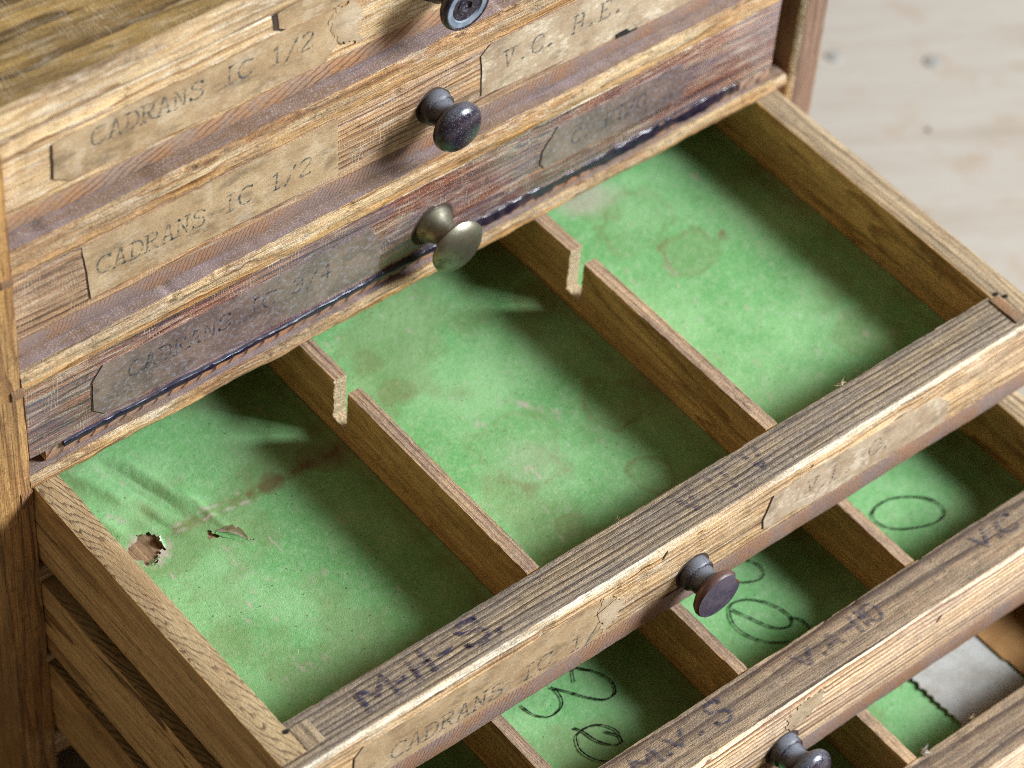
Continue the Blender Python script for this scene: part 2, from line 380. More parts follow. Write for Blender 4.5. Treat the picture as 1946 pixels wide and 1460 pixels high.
M_KRAFT_P = card_mat('scraped_label_paper', (178, 158, 132), (158, 134, 108), (112, 90, 72), blot=0.5, stain=0.5)
M_KRAFT3 = card_mat('varnished_label_paper', (132, 108, 98), (104, 84, 80), (66, 52, 58), rough=0.34, coat=0.8, blot=0.4, blotcol=(160, 164, 182), bs=(2.2, 2.6), stain=0.5)  # bluish blotches are a sheen mixed into the paper colour
M_DARKBROWN = card_mat('dark_brown', (52, 38, 30), (70, 52, 40), (30, 22, 20))
M_PURPLE = card_mat('purple_ink_patch', (104, 92, 112), (84, 74, 100), (60, 52, 76))
M_GREYPAPER = card_mat('grey_photo_paper', (176, 174, 170), (158, 152, 144), (112, 106, 98), blot=0.1)
M_BROWNCARD = card_mat('brown_card', (164, 122, 72), (146, 104, 58), (96, 66, 36))
M_SCRAPE = card_mat('scraped_paper', (186, 166, 138), (166, 140, 108), (126, 100, 72), blot=0.3, stain=0.4)
M_TORN = card_mat('torn_paper_fibre', (206, 200, 190), (176, 170, 160), (140, 128, 118))

def ink_mat(name, c, lo, hi, axis_lines=False, rough=0.6, al=1.0):
    s = NT(name); v = s.mm()
    n1 = s.noise(v, 0.8, 4, 0.75)
    if axis_lines:
        n1 = s.math('ADD', s.math('MULTIPLY', n1, 0.5), s.math('MULTIPLY', s.noise(s.scl(v, (0.12, 1.6, 1.6)), 1, 3, 0.7), 0.5))
    a = s.math('MULTIPLY', s.fr(n1, lo, hi), al)
    b = s.n('ShaderNodeBsdfPrincipled', {'Base Color': lin(c), 'Roughness': rough})
    t = s.n('ShaderNodeBsdfTransparent')
    mx = s.n('ShaderNodeMixShader', {0: a, 1: t, 2: b})
    o = s.t.nodes.new('ShaderNodeOutputMaterial'); s.t.links.new(mx, o.inputs[0])
    return s.m
INK_TYPE = ink_mat('typewriter_ink', (56, 74, 84), 0.40, 0.62, al=0.78)
INK_FAINT = ink_mat('faded_typewriter_ink', (44, 56, 76), 0.45, 0.60, al=0.75)
INK_STAMP = ink_mat('blue_black_stamp_ink', (42, 38, 70), 0.455, 0.545, True, al=0.85)
INK_STAMP2 = ink_mat('faded_stamp_ink', (54, 56, 78), 0.445, 0.555, True, al=0.75)
INK_SMUDGE = ink_mat('rubbed_stamp_ink', (46, 44, 70), 0.485, 0.57, True, al=0.8)
INK_PEN = ink_mat('black_pen', (16, 22, 16), 0.30, 0.46, rough=0.4)

def knob_mat(name, base, base2, rough, dust_amt, metallic=0.0, dustcol=(176, 184, 196), scuff=0.0):
    s = NT(name); v = s.mm()
    g = s.n('ShaderNodeNewGeometry', out=1)
    sx = s.t.nodes.new('ShaderNodeSeparateXYZ'); s.t.links.new(g, sx.inputs[0])
    n1 = s.noise(v, 1.7, 4, 0.8); n2 = s.noise(v, 0.25, 4, 0.6)
    col = s.mix(s.fr(n2, 0.4, 0.62), lin(base), lin(base2))
    d = s.math('MULTIPLY', s.fr(s.math('ADD', s.math('MULTIPLY', sx.outputs[2], 0.5), n1), 0.70, 1.0), dust_amt)
    if scuff:
        d = s.math('MAXIMUM', d, s.math('MULTIPLY', s.fr(n1, 0.58, 0.68), scuff))
    col = s.mix(d, col, lin(dustcol))
    ro = s.math('ADD', s.math('MULTIPLY', d, 0.5), s.math('ADD', s.fr(n2, 0.35, 0.7, -0.05, 0.14), rough), clamp=True)
    return s.finish(col, ro, s.math('ADD', n1, n2), 0.12, 0.0006, Metallic=metallic if not metallic else metallic)
M_KNOB = knob_mat('dark_turned_wood', (30, 24, 32), (46, 34, 36), 0.28, 0.6, scuff=0.12, dustcol=(124, 130, 142))
M_KNOB_HEAD = knob_mat('polished_dark_head', (32, 26, 40), (46, 34, 44), 0.16, 0.15, scuff=0.65)
M_KNOB_FLAT = knob_mat('flat_dark_head', (58, 54, 70), (74, 66, 78), 0.34, 0.08, scuff=0.2)
M_KNOB_RED = knob_mat('red_brown_rim', (84, 44, 30), (70, 36, 26), 0.35, 0.08)
M_BRASS = knob_mat('tarnished_brass', (142, 138, 122), (106, 100, 84), 0.40, 0.06, metallic=0.9, dustcol=(206, 206, 196))

def table_mat():
    s = NT('pale_table_wood'); v = s.mm(False)
    v = s.n('ShaderNodeVectorRotate', {'Vector': v, 'Angle': 0.52}, rotation_type='Z_AXIS')
    a = s.noise(s.scl(v, (0.004, 0.03, 1)), 1, 5, 0.6)
    b = s.noise(v, 0.035, 4, 0.6)
    c = s.noise(s.scl(v, (0.05, 0.6, 1)), 1, 3, 0.6)
    col = s.ramp(a, [(0.3, lin((162, 152, 140))), (0.5, lin((170, 162, 152))), (0.7, lin((156, 144, 130)))])
    col = s.mix(s.math('MULTIPLY', s.fr(b, 0.52, 0.70), 0.5), col, lin((158, 134, 110)))
    col = s.mix(s.math('MULTIPLY', s.fr(c, 0.4, 0.7), 0.25), col, lin((182, 178, 174)))
    return s.finish(col, 0.55, c, 0.1, 0.001)
M_TABLE = table_mat()

def plainmat(name, c, rough=0.6, metallic=0.0):
    s = NT(name); v = s.mm(); n = s.noise(v, 0.8, 3)
    k = s.fr(n, 0.3, 0.7, 0.8, 1.2)
    col = s.mix(1.0, lin(c), s.n('ShaderNodeCombineXYZ', {0: k, 1: k, 2: k}), 'MULTIPLY')
    return s.finish(col, rough, n, 0.2, 0.0006, Metallic=metallic)
M_TORNB = plainmat('table_dent', (120, 104, 88), 0.7)
M_BLACK = plainmat('nail_hole', (18, 14, 16), 0.8)
M_NAIL = plainmat('nail_steel', (146, 144, 140), 0.5, 0.0)
M_TAR = knob_mat('tarry_varnish', (26, 22, 40), (44, 34, 46), 0.16, 0.12, scuff=0.10, dustcol=(150, 160, 190))

# ------------------------------------------------------------------ setting: the table
YR = 0.1335                       # front plane of cabinet sides and rails
ZT = -0.20
tb = 1.6
gv, gf = [], []
N_ = 16
for i in range(N_ + 1):
    for j in range(N_ + 1):
        x = -0.9 + 2.6 * i / N_; y = -0.9 + 2.6 * j / N_
        gv.append((x, y, ZT))
for i in range(N_):
    for j in range(N_):
        gf.append((i * (N_ + 1) + j, (i + 1) * (N_ + 1) + j, (i + 1) * (N_ + 1) + j + 1, i * (N_ + 1) + j + 1))
table = mesh_obj('table_top', gv, gf, M_TABLE)
table['kind'] = 'structure'; table['label'] = 'pale worn wooden table top under the cabinet'
def disc(name, c, r, h, mat, parent, axis='z', seg=14, jit=0.12):
    V, F = [], []
    for ring, (rr, hh) in enumerate(((1.0, 0), (0.9, h * 0.7), (0.45, h))):
        for k in range(seg):
            a = 2 * math.pi * k / seg
            q = r * rr * (1 + jit * mn.noise((c[0] * 300 + math.cos(a), c[1] * 300 + math.sin(a), ring * 0.2)))
            x, y = q * math.cos(a), q * math.sin(a)
            V.append((c[0] + x, c[1] + y, c[2] + hh) if axis == 'z' else (c[0] + x, c[1] - hh, c[2] + y))
    for ring in range(2):
        for k in range(seg):
            k2 = (k + 1) % seg
            F.append((ring * seg + k, ring * seg + k2, (ring + 1) * seg + k2, (ring + 1) * seg + k))
    F.append(tuple(2 * seg + k for k in range(seg)))
    return mesh_obj(name, V, F, mat, parent)
for (x, y, r, m) in ((0.5565, 0.2827, 0.0042, M_NAIL), (0.5958, 0.2500, 0.0048, M_NAIL), (0.5579, 0.2144, 0.0014, M_TORNB)):
    disc('nail_head', (x, y, ZT), r, 0.0012, m, table)

# ------------------------------------------------------------------ the cabinet
YB = YR + 0.300
cab = thing('drawer_cabinet', 'old honey brown wooden cabinet whose stack of drawers is half pulled out', 'cabinet', (0.171, 0.28, ZT))
XL0, XL1, XR0, XR1 = -0.0258, -0.0114, 0.3540, 0.3688
ZTOP = 0.175
def side_panel(x0, x1, mat, inner_right, seed):
    c = 0.0022
    if inner_right:   # left panel: chamfer small on its inner (right) edge
        prof = rounded([(x0, YR, 0.0012, 'f', None), (x1, YR, 0.0006, 'i', None), (x1, YB, 0.0005, 'i', None), (x0, YB, 0.0005, 'i', None)], 2)
    else:
        prof = rounded([(x0 + c, YR, 0.0004, 'f', None), (x1, YR, 0.0012, 'f', None), (x1, YB, 0.0005, 'i', None), (x0, YB, 0.0005, 'i', None), (x0, YR + c, 0.0004, 'w', None)], 2)
    return extrude('side_panel', 'z', ZT, ZTOP - 0.0125 if inner_right else ZTOP - 0.0125, prof, {'f': mat, 'i': mat, 'w': M_WORN}, cab, 160, 0.00035, seed=seed)
side_panel(XL0, XL1, M_STILE, True, 1)
side_panel(XR0, XR1, M_STILE_R, False, 2)
prof = rounded([(0.1382, ZTOP - 0.012, 0.0008, 'b', None), (YB, ZTOP - 0.012, 0.0005, 'k', None), (YB, ZTOP, 0.0005, 't', None), (0.1382, ZTOP, 0.0026, 'f', 'worn')], 4)
extrude('top_board', 'x', XL0 - 0.001, XR1 + 0.001, prof, {'t': M_CTOP, 'f': M_FACE1, 'worn': M_FACE1, 'b': M_PLAIN, 'k': M_PLAIN, 'end': M_STILE}, cab, 140, 0.0003, seed=3)
RAILS = [(0.1070, 0.1180), (0.0515, 0.0602), (0.0004, 0.0064), (-0.0535, -0.0438), (-0.1030, -0.0975), (-0.162, -0.150)]
for i, (z0, z1) in enumerate(RAILS):
    rr = min(0.0022, (z1 - z0) * 0.4)
    prof = rounded([(YR, z0, 0.0009, 'b', None), (YB - 0.008, z0, 0.0003, 'b', None), (YB - 0.008, z1, 0.0003, 't', None), (YR, z1, rr, 'f', 'worn'), (YR - 0.0003, z0 + (z1 - z0) * 0.42, 0.0003, 'o', None)], 4)
    extrude('rail', 'x', XL1 + 0.0001 - 0.0006, 0.3507 if i < 5 else XR0, prof, {'t': M_DUST, 'f': M_WORN2, 'o': M_HONEY, 'worn': M_WORN2, 'b': M_PLAIN, 'end': M_END}, cab, 240, 0.00055, chip=0.0020, seed=10 + i)
extrude('back_panel', 'x', XL1 + 0.0002, XR0 - 0.0002, box_prof(YB - 0.0075, YB - 0.0005, ZT + 0.0003, ZTOP - 0.0125), {'b': M_PLAIN}, cab, 4, 0)
# housed end of the rail showing on the left side, and two notches of dark end grain
for (z0, z1) in ((-0.0075, 0.0010), (0.0500, 0.0545), (0.1050, 0.1090)):
    extrude('rail_tenon', 'x', XL1 - 0.0048, XL1 - 0.0002, rounded([(YR - 0.0006, z0, 0.0006, 'a', None), (YR + 0.006, z0, 0.0004, 'a', None), (YR + 0.006, z1, 0.0004, 'a', None), (YR - 0.0006, z1, 0.0008, 'a', None)], 2), {'a': M_END}, cab, 8, 0.0004, seed=31 + int(z0 * 1000))

# ------------------------------------------------------------------ lettering
GL = {
 'C': [[(.58, .80), (.58, .96)], [(.58, .84), (.48, .96), (.32, 1), (.16, .93), (.05, .72), (.03, .48), (.08, .22), (.2, .05), (.36, 0), (.5, .05), (.6, .18)]],
 'A': [[(.02, 0), (.2, 0)], [(.4, 0), (.6, 0)], [(.1, 0), (.28, 1), (.34, 1), (.51, 0)], [(.17, .36), (.44, .36)]],
 'D': [[(.02, 0), (.3, 0), (.46, .08), (.57, .3), (.58, .6), (.5, .86), (.36, .98), (.02, 1)], [(.14, 0), (.14, 1)]],
 'R': [[(.02, 0), (.24, 0)], [(.13, 0), (.13, 1)], [(.02, 1), (.36, 1), (.5, .93), (.54, .76), (.48, .6), (.34, .53), (.13, .53)], [(.3, .53), (.42, .25), (.5, .02), (.6, 0)]],
 'N': [[(.0, 0), (.2, 0)], [(.1, 0), (.1, 1), (.0, 1)], [(.1, 1), (.48, 0), (.48, 1)], [(.38, 1), (.58, 1)]],
 'S': [[(.53, .8), (.53, .98)], [(.53, .84), (.42, .96), (.28, 1), (.13, .94), (.07, .8), (.12, .64), (.3, .54), (.48, .45), (.56, .3), (.53, .12), (.4, .02), (.26, 0), (.12, .06), (.05, .18)], [(.05, .02), (.05, .2)]],
 'I': [[(.14, 0), (.48, 0)], [(.14, 1), (.48, 1)], [(.31, 0), (.31, 1)]],
 '1': [[(.16, 0), (.48, 0)], [(.32, 0), (.32, 1), (.16, .86)]],
 '/': [[(.08, -.12), (.54, 1.08)]],
 '2': [[(.08, .76), (.12, .92), (.3, 1), (.48, .92), (.53, .74), (.44, .54), (.2, .26), (.06, 0), (.55, 0), (.55, .12)]],
 '3': [[(.08, .84), (.2, .98), (.36, 1), (.5, .88), (.5, .68), (.38, .55), (.24, .53)], [(.38, .55), (.54, .42), (.55, .2), (.42, .03), (.24, 0), (.07, .1)]],
 '4': [[(.4, 0), (.4, 1), (.04, .3), (.56, .3)]],
 'V': [[(.0, 1), (.2, 1)], [(.4, 1), (.6, 1)], [(.09, 1), (.3, 0), (.51, 1)]],
 'H': [[(.0, 0), (.22, 0)], [(.38, 0), (.6, 0)], [(.0, 1), (.22, 1)], [(.38, 1), (.6, 1)], [(.1, 0), (.1, 1)], [(.5, 0), (.5, 1)], [(.1, .52), (.5, .52)]],
 'E': [[(.02, 1), (.54, 1), (.54, .82)], [(.02, 0), (.56, 0), (.56, .2)], [(.13, 0), (.13, 1)], [(.13, .52), (.4, .52)]],
 'F': [[(.02, 1), (.54, 1), (.54, .82)], [(.02, 0), (.26, 0)], [(.13, 0), (.13, 1)], [(.13, .52), (.4, .52)]],
 'L': [[(.02, 1), (.26, 1)], [(.13, 1), (.13, 0)], [(.02, 0), (.55, 0), (.55, .24)]],
 'T': [[(.03, .8), (.03, 1), (.57, 1), (.57, .8)], [(.3, 1), (.3, 0)], [(.18, 0), (.42, 0)]],
 'O': [[(.3, 1), (.14, .92), (.05, .7), (.03, .45), (.09, .18), (.22, .02), (.38, .02), (.51, .18), (.57, .45), (.55, .7), (.46, .92), (.3, 1)]],
 'M': [[(.02, 0), (.04, 1), (.3, .35), (.56, 1), (.58, 0)]],
 '-': [[(.1, .45), (.5, .45)]],
 '.': [[(.22, .02), (.26, .1), (.34, .12), (.36, .04), (.28, 0), (.22, .02)]],
 ' ': [],
 'h': [[(.08, 0), (.12, 1)], [(.50, 0), (.52, 1)], [(.08, .5), (.52, .52)]],
 'v': [[(.02, 1), (.28, 0), (.56, 1)]],
 'i': [[(.3, 0), (.32, 1)]],
 'a': [[(.04, 0), (.3, 1), (.56, 0)], [(.14, .34), (.46, .34)]],
}
def ribbons(polys, width, to3, lift_axis=None, wob=0.12):
    V, F = [], []
    for pl in polys:
        pts = [Vector(p) for p in pl]
        # subdivide
        q = []
        for a, b in zip(pts[:-1], pts[1:]):
            n = max(1, int((b - a).length / (width * 1.2)))
            for k in range(n): q.append(a.lerp(b, k / n))
        q.append(pts[-1])
        base = len(V)
        for i, p in enumerate(q):
            t = (q[min(i + 1, len(q) - 1)] - q[max(i - 1, 0)])
            if t.length < 1e-9: t = Vector((1, 0))
            t.normalize(); nrm = Vector((-t.y, t.x))
            w = width * 0.5 * (1 + wob * 2 * mn.noise((p.x * 900, p.y * 900, 1.3)))
            e = t * (width * 0.3) * (-1 if i == 0 else (1 if i == len(q) - 1 else 0))
            V.append(to3(p + nrm * w + e)); V.append(to3(p - nrm * w + e))
        for i in range(len(q) - 1):
            F.append((base + 2 * i, base + 2 * i + 1, base + 2 * i + 3, base + 2 * i + 2))
    return V, F
def text_polys(txt, x0, x1, z0, h, slant=0.0, rise=0.0):
    n = len(txt); pitch = (x1 - x0) / (n - 0.35); sx = pitch / 0.68
    out = []
    for i, ch in enumerate(txt):
        ox = x0 + i * pitch + random.uniform(-1, 1) * pitch * 0.03; oz = z0 + rise * i / n + random.uniform(-1, 1) * h * 0.04
        for pl in GL[ch]:
            out.append([(ox + px * sx + slant * pz * h, oz + pz * h) for px, pz in pl])
    return out
def smooth(pl, n=5, closed=False):
    out = []
    P = [Vector(p) for p in pl]
    for i in range(len(P) - 1):
        p0, p1, p2, p3 = P[max(i - 1, 0)], P[i], P[i + 1], P[min(i + 2, len(P) - 1)]
        for k in range(n):
            t = k / n
            out.append(tuple(0.5 * ((2 * p1) + (p2 - p0) * t + (2 * p0 - 5 * p1 + 4 * p2 - p3) * t * t + (3 * p1 - p0 - 3 * p2 + p3) * t ** 3)))
    out.append(tuple(P[-1]))
    return out

def paper_label(parent, poly, yface, mat, txt=None, ink=None, tx=None, slant=0.0, th=0.00035, dark_rim=0.0006, stroke=0.00078, dark_rim_side=-1, jag=0.00022):
    """thin paper glued to a drawer face; poly in (x, z)"""
    out = []
    n = len(poly)
    for i in range(n):
        a, b = Vector(poly[i]), Vector(poly[(i + 1) % n])
        m = max(1, int((b - a).length / (0.0022 if jag < 0.001 else 0.0006)))
        for k in range(m):
            p = a.lerp(b, k / m)
            out.append((p.x + jag * (mn.noise((p.x * 500, p.y * 500, 2)) + 0.5 * mn.noise((p.x * 1500, p.y * 1500, 2))), p.y + jag * (mn.noise((p.x * 500, p.y * 500, 8)) + 0.5 * mn.noise((p.x * 1500, p.y * 1500, 8)))))
    V, F, FM = [], [], []
    m = len(out)
    for (x, z) in out: V.append((x, yface - th, z))
    for (x, z) in out: V.append((x, yface + 0.0002, z))
    F.append(tuple(range(m))); FM.append(0)
    for k in range(m):
        k2 = (k + 1) % m
        F.append((k, m + k, m + k2, k2)); FM.append(0)
    if dark_rim:  # dark brown copy of the outline behind the label, widened on one side
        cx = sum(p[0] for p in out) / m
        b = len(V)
        for (x, z) in out: V.append((x + (dark_rim_side * dark_rim if (x - cx) * dark_rim_side > 0 else 0), yface - 0.00010, z))
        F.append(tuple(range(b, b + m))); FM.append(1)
    lb = mesh_obj('paper_label', V, F, [mat, M_DARKBROWN], parent, FM, smooth=False)
    if txt:
        x0, x1, z0, h = tx[:4]
        pol = text_polys(txt, x0, x1, z0, h, slant, tx[4] if len(tx) > 4 else 0.0)
        V, F = ribbons(pol, stroke, lambda p: (p.x, yface - th - 0.00012, p.y))
        mesh_obj('lettering', V, F, ink, lb, smooth=False)
    return lb
def top_ink(parent, polys, z, mat, width, name='stamped_writing'):
    V, F = ribbons(polys, width, lambda p: (p.x, p.y, z))
    return mesh_obj(name, V, F, mat, parent, smooth=False)

# ------------------------------------------------------------------ knobs
def knob(parent, x, yface, z, prof, mats, seg=40, chip=None, tilt=0.0):
    """prof: (radius, distance out of the face, material index of the band that follows)"""
    V, F, FM = [], [], []
    for k, (r, d, mi) in enumerate(prof):
        for i in range(seg):
            a = 2 * math.pi * i / seg
            rr = r * (1 + 0.02 * mn.noise((math.cos(a) * 1.5, math.sin(a) * 1.5, k * 0.12 + z * 50)))
            if chip and k >= chip[0]:
                da = (a - chip[1] + math.pi) % (2 * math.pi) - math.pi
                if abs(da) < chip[2]: rr *= 1 - chip[3] * (1 - (da / chip[2]) ** 2) ** 0.5
            V.append((x + rr * math.cos(a), yface - d + tilt * rr * math.sin(a), z + rr * math.sin(a)))
    n = len(prof)
    for k in range(n - 1):
        for i in range(seg):
            i2 = (i + 1) % seg
            F.append((k * seg + i, k * seg + i2, (k + 1) * seg + i2, (k + 1) * seg + i)); FM.append(prof[k][2])
    F.append(tuple((n - 1) * seg + i for i in range(seg))); FM.append(prof[-1][2])
    F.append(tuple(i for i in range(seg))[::-1]); FM.append(prof[0][2])
    kb = mesh_obj('knob', V, F, mats, parent, FM, sharp=40)
    disc('grime_ring', (x, yface - 0.00005, z - 0.0004), prof[1][0] * 1.18, 0.00035, M_DARKBROWN, kb, axis='y', seg=28, jit=0.16)
    return kb
K_COLLAR = [(.0066, -.0005, 0), (.0070, .0004, 0), (.0069, .0038, 0), (.0064, .0044, 0), (.0058, .0048, 0)]
K_DOME = K_COLLAR + [(.0054, .0065, 0), (.0052, .0080, 0), (.0058, .0096, 0), (.0074, .0110, 1), (.0092, .0120, 1), (.0101, .0130, 1), (.0104, .0142, 1), (.0101, .0156, 1), (.0092, .0170, 1), (.0076, .0182, 1), (.0055, .0190, 1), (.0028, .0194, 1), (.0008, .0195, 1)]
K_RING = K_COLLAR + [(.0052, .0068, 0), (.0050, .0085, 0), (.0058, .0102, 0), (.0078, .0116, 1), (.0096, .0128, 1), (.0104, .0142, 1), (.0104, .0152, 1), (.0099, .0162, 1), (.0092, .0166, 1), (.0086, .0163, 2), (.0066, .0163, 2), (.0062, .0157, 1), (.0040, .0157, 1), (.0037, .0161, 1), (.0022, .0161, 1), (.0020, .0152, 1), (.0006, .0150, 1)]
K_FLAT = K_COLLAR + [(.0056, .0065, 0), (.0056, .0082, 0), (.0064, .0096, 0), (.0082, .0106, 2), (.0098, .0118, 2), (.0104, .0132, 2), (.0103, .0143, 2), (.0098, .0150, 1), (.0060, .0154, 1), (.0010, .0155, 1)]
K_BRASS = [(.0082, -.0004, 0), (.0084, .0006, 0), (.0080, .0016, 0), (.0070, .0034, 0), (.0058, .0056, 0), (.0050, .0078, 0), (.0048, .0096, 0), (.0051, .0112, 0), (.0060, .0124, 0), (.0080, .0134, 0), (.0104, .0140, 0), (.0115, .0146, 0), (.0116, .0152, 0), (.0108, .0162, 0), (.0088, .0174, 0), (.0058, .0184, 0), (.0026, .0189, 0), (.0008, .0190, 0)]
M_KRING = knob_mat('grey_blue_ring', (96, 106, 122), (120, 128, 140), 0.6, 0.2, scuff=0.4)

# ------------------------------------------------------------------ drawer parts
def front_board(parent, x0, x1, y_in, y_top, y_face, z_top, z_bot, face, seed, top=None, bevel=None, chip=0.0012):
    prof = rounded([(y_in, z_top, 0.0006, 'i', 'worn'), (y_in, z_bot, 0.0002, 'b', None), (y_face, z_bot, 0.0007, 'f', None),
                    (y_face, z_top - (y_top - y_face) * 1.05, 0.0005, 'bevel', None), (y_top, z_top, 0.0004, 't', None)], 2)
    return extrude('front_board', 'x', x0, x1, prof, {'t': top or M_TOP['x'], 'f': face, 'bevel': bevel or M_WORN, 'i': M_INNER, 'b': M_PLAIN, 'end': M_END}, parent, 220, 0.0003, chip=chip, seed=seed)
def bottom_board(parent, x0, x1, y0, y1, z0, z1, edge, seed):
    prof = rounded([(y0, z0, 0.0012, 'b', None), (y1, z0, 0, 'b', None), (y1, z1, 0, 't', None), (y0, z1, 0.0003, 'f', None)], 2)
    return extrude('bottom_board', 'x', x0, x1, prof, {'t': M_PLAIN, 'f': edge, 'b': edge, 'end': M_SIDE}, parent, 160, 0.0003, seed=seed)
def side_board(parent, x0, x1, y0, y1, z0, z1, seed, left):
    prof = rounded([(x0, z0, 0.0003, 'b', None), (x1, z0, 0.0003, 'r', None), (x1, z1, 0.0004, 't', None), (x0, z1, 0.0004, 'l', None)], 2)
    m = {'t': M_SAWSIDE_Y if left else M_SIDETOP, 'l': M_SIDE if left else M_INNER, 'r': M_INNER if left else M_SIDE, 'b': M_SIDE, 'end': M_END}
    return extrude('side_board', 'y', y0, y1, prof, m, parent, 150, 0.00025, seed=seed)
def sawn_y():
    """side-board top: growth lines crossed by slanting plane and saw marks"""
    s = NT('sawn_side_top_y'); v = s.mm()
    sep = s.t.nodes.new('ShaderNodeSeparateXYZ'); s.t.links.new(v, sep.inputs[0])
    ns = s.noise(s.scl(v, (0.25, 0.04, 0.2)), 1, 3)
    c = s.math('ADD', s.math('MULTIPLY', sep.outputs[1], 0.16), s.math('ADD', s.math('MULTIPLY', sep.outputs[0], 0.42), s.math('MULTIPLY', ns, 3.0)))
    f = s.math('FRACT', c)
    ln = s.math('MULTIPLY', s.fr(f, 0.5, 0.93), s.fr(f, 0.94, 1.0, 1.0, 0.0))
    m = s.fr(s.noise(s.scl(v, (0.12, 0.02, 0.1)), 1, 3), 0.38, 0.58)
    ln = s.math('MULTIPLY', ln, s.math('MULTIPLY', m, 0.75))
    fb = s.noise(s.scl(v, (2.6, 0.35, 1)), 1, 4, 0.7)
    bl = s.noise(s.scl(v, (0.2, 0.03, 0.2)), 1, 4)
    col = s.mix(s.fr(bl, 0.35, 0.65), lin((190, 164, 124)), lin((168, 138, 100)))
    k = s.fr(fb, 0.25, 0.75, 0.72, 1.2)
    col = s.mix(1.0, col, s.n('ShaderNodeCombineXYZ', {0: k, 1: k, 2: k}), 'MULTIPLY')
    col = s.mix(ln, col, lin((84, 64, 50)))
    return s.finish(col, 0.85, s.math('SUBTRACT', s.math('MULTIPLY', fb, 0.8), ln), 0.6, 0.0014)
M_SAWSIDE_Y = sawn_y()

def divider(parent, x0, x1, y0, y1, z0, z1, slot=None, seed=0):
    """thin upright partition; slot = (y_near, y_far, depth) sawn down from its top edge"""
    out = []   # (y, z, tag of following edge)
    def run(ya, yb, z, tag):
        n = max(2, int(abs(yb - ya) / 0.0025))
        for k in range(n): 
            y = ya + (yb - ya) * k / n
            out.append((y, z + 0.00035 * mn.noise((y * 220, seed * 3.3, 0)), tag))
    out.append((y0, z0, 's')); out.append((y1, z0, 's'))
    if slot:
        run(y1, slot[1], z1, 'top')
        n = 16
        for k in range(n): out.append((slot[1] + (0.0008 * mn.noise((k * 1.7, seed, 4)) if k else 0), z1 - slot[2] * k / n, 'cut'))
        for k in range(3): out.append((slot[1] + (slot[0] - slot[1]) * k / 3, z1 - slot[2] - (0.0005 if k == 1 else 0), 'cut'))
        for k in range(n): out.append((slot[0], z1 - slot[2] * (1 - k / n), 'cut'))
        run(slot[0], y0, z1, 'top')
    else:
        run(y1, y0, z1, 'top')
    out.append((y0, z1, 's'))
    m = len(out); V, F, FM = [], [], []
    for (y, z, t) in out:
        top = t == 'top'
        cut = t == 'cut'
        V.append((x0 + (0.00035 * mn.noise((y * 260, 5 + seed, 1)) if top else (0.0006 * mn.noise((z * 900, y * 500 + seed, 3)) if cut else 0)), y, z))
    for (y, z, t) in out:
        top = t == 'top'
        cut = t == 'cut'
        V.append((x1 + (0.00035 * mn.noise((y * 260, 9 + seed, 1)) if top else (0.0006 * mn.noise((z * 900, y * 500 + seed, 7)) if cut else 0)), y, z))
    F.append(tuple(range(m))); FM.append(0)
    F.append(tuple(range(m, 2 * m))[::-1]); FM.append(0)
    tg = {'s': 0, 'top': 1, 'cut': 2}
    for k in range(m):
        k2 = (k + 1) % m
        F.append((k, k2, m + k2, m + k)); FM.append(tg[out[k][2]])
    return mesh_obj('divider', V, F, [M_INNER, M_DIVTOP, M_CUT], parent, FM, smooth=False)

def lining(parent, x0, x1, y0, y1, z, res=0.0012, height=None, marks=None, holes=None, rough_edge=0.0006, seed=0, name='paper_lining'):
    nx = int((x1 - x0) / res); ny = int((y1 - y0) / res)
    X, Y = np.meshgrid(np.linspace(x0, x1, nx + 1), np.linspace(y0, y1, ny + 1), indexing='ij')
    Z = z + 0.00045 * (fbm(X * 60, Y * 60, seed) - 0.5) + 0.0005 * (fbm(X * 18, Y * 18, seed + 5) - 0.5)
    edge = np.minimum(np.minimum(X - x0, x1 - X), np.minimum(Y - y0, y1 - Y))
    Z = Z + 0.0012 * np.exp(-(edge / 0.0018) ** 2)
    if height is not None: Z = np.maximum(Z + height(X, Y), z - 0.0005)
    A = np.zeros(X.shape + (4,)); A[..., 3] = 1
    st = fbm(X * 35, Y * 35, seed + 9)
    A[..., 0] = np.clip((st - 0.58) * 3.0, 0, 0.35)
    A[..., 0] += np.clip((fbm(X * 900, Y * 900, seed + 40, 2) - 0.80) * 6, 0, 0.8) * 0.7
    A[..., 0] += 0.9 * np.exp(-(edge / 0.007) ** 2) * fbm(X * 150, Y * 150, seed + 3)     # browner towards the walls, broken up by noise
    if marks is not None: marks(X, Y, A)
    A = np.clip(A, 0, 1)
    keep = np.ones((nx, ny), bool)
    if holes is not None:
        Xc = (X[:-1, :-1] + X[1:, 1:]) / 2; Yc = (Y[:-1, :-1] + Y[1:, 1:]) / 2
        keep = ~holes(Xc, Yc)
    I = np.arange((nx + 1) * (ny + 1)).reshape(nx + 1, ny + 1)
    q = np.stack([I[:-1, :-1], I[1:, :-1], I[1:, 1:], I[:-1, 1:]], -1)[keep]
    V = np.stack([X, Y, Z], -1).reshape(-1, 3)
    ob = mesh_obj(name, V, q.tolist(), M_GREEN, parent)
    ca = ob.data.color_attributes.new('marks', 'FLOAT_COLOR', 'POINT')
    ca.data.foreach_set('color', A.reshape(-1, 4).astype(np.float32).ravel())
    return ob
def blob(X, Y, cx, cy, r, seed, soft=0.25, wob=0.55):
    d = np.hypot(X - cx, Y - cy) / (r * (1 + wob * (fbm(X * 90, Y * 90, seed) - 0.5) * 2))
    return np.clip((1 + soft - d) / (2 * soft), 0, 1), np.exp(-((d - 1) / 0.10) ** 2) * np.clip(fbm(X * 60, Y * 60, seed + 2) * 2.2 - 0.4, 0, 1) * 1.35
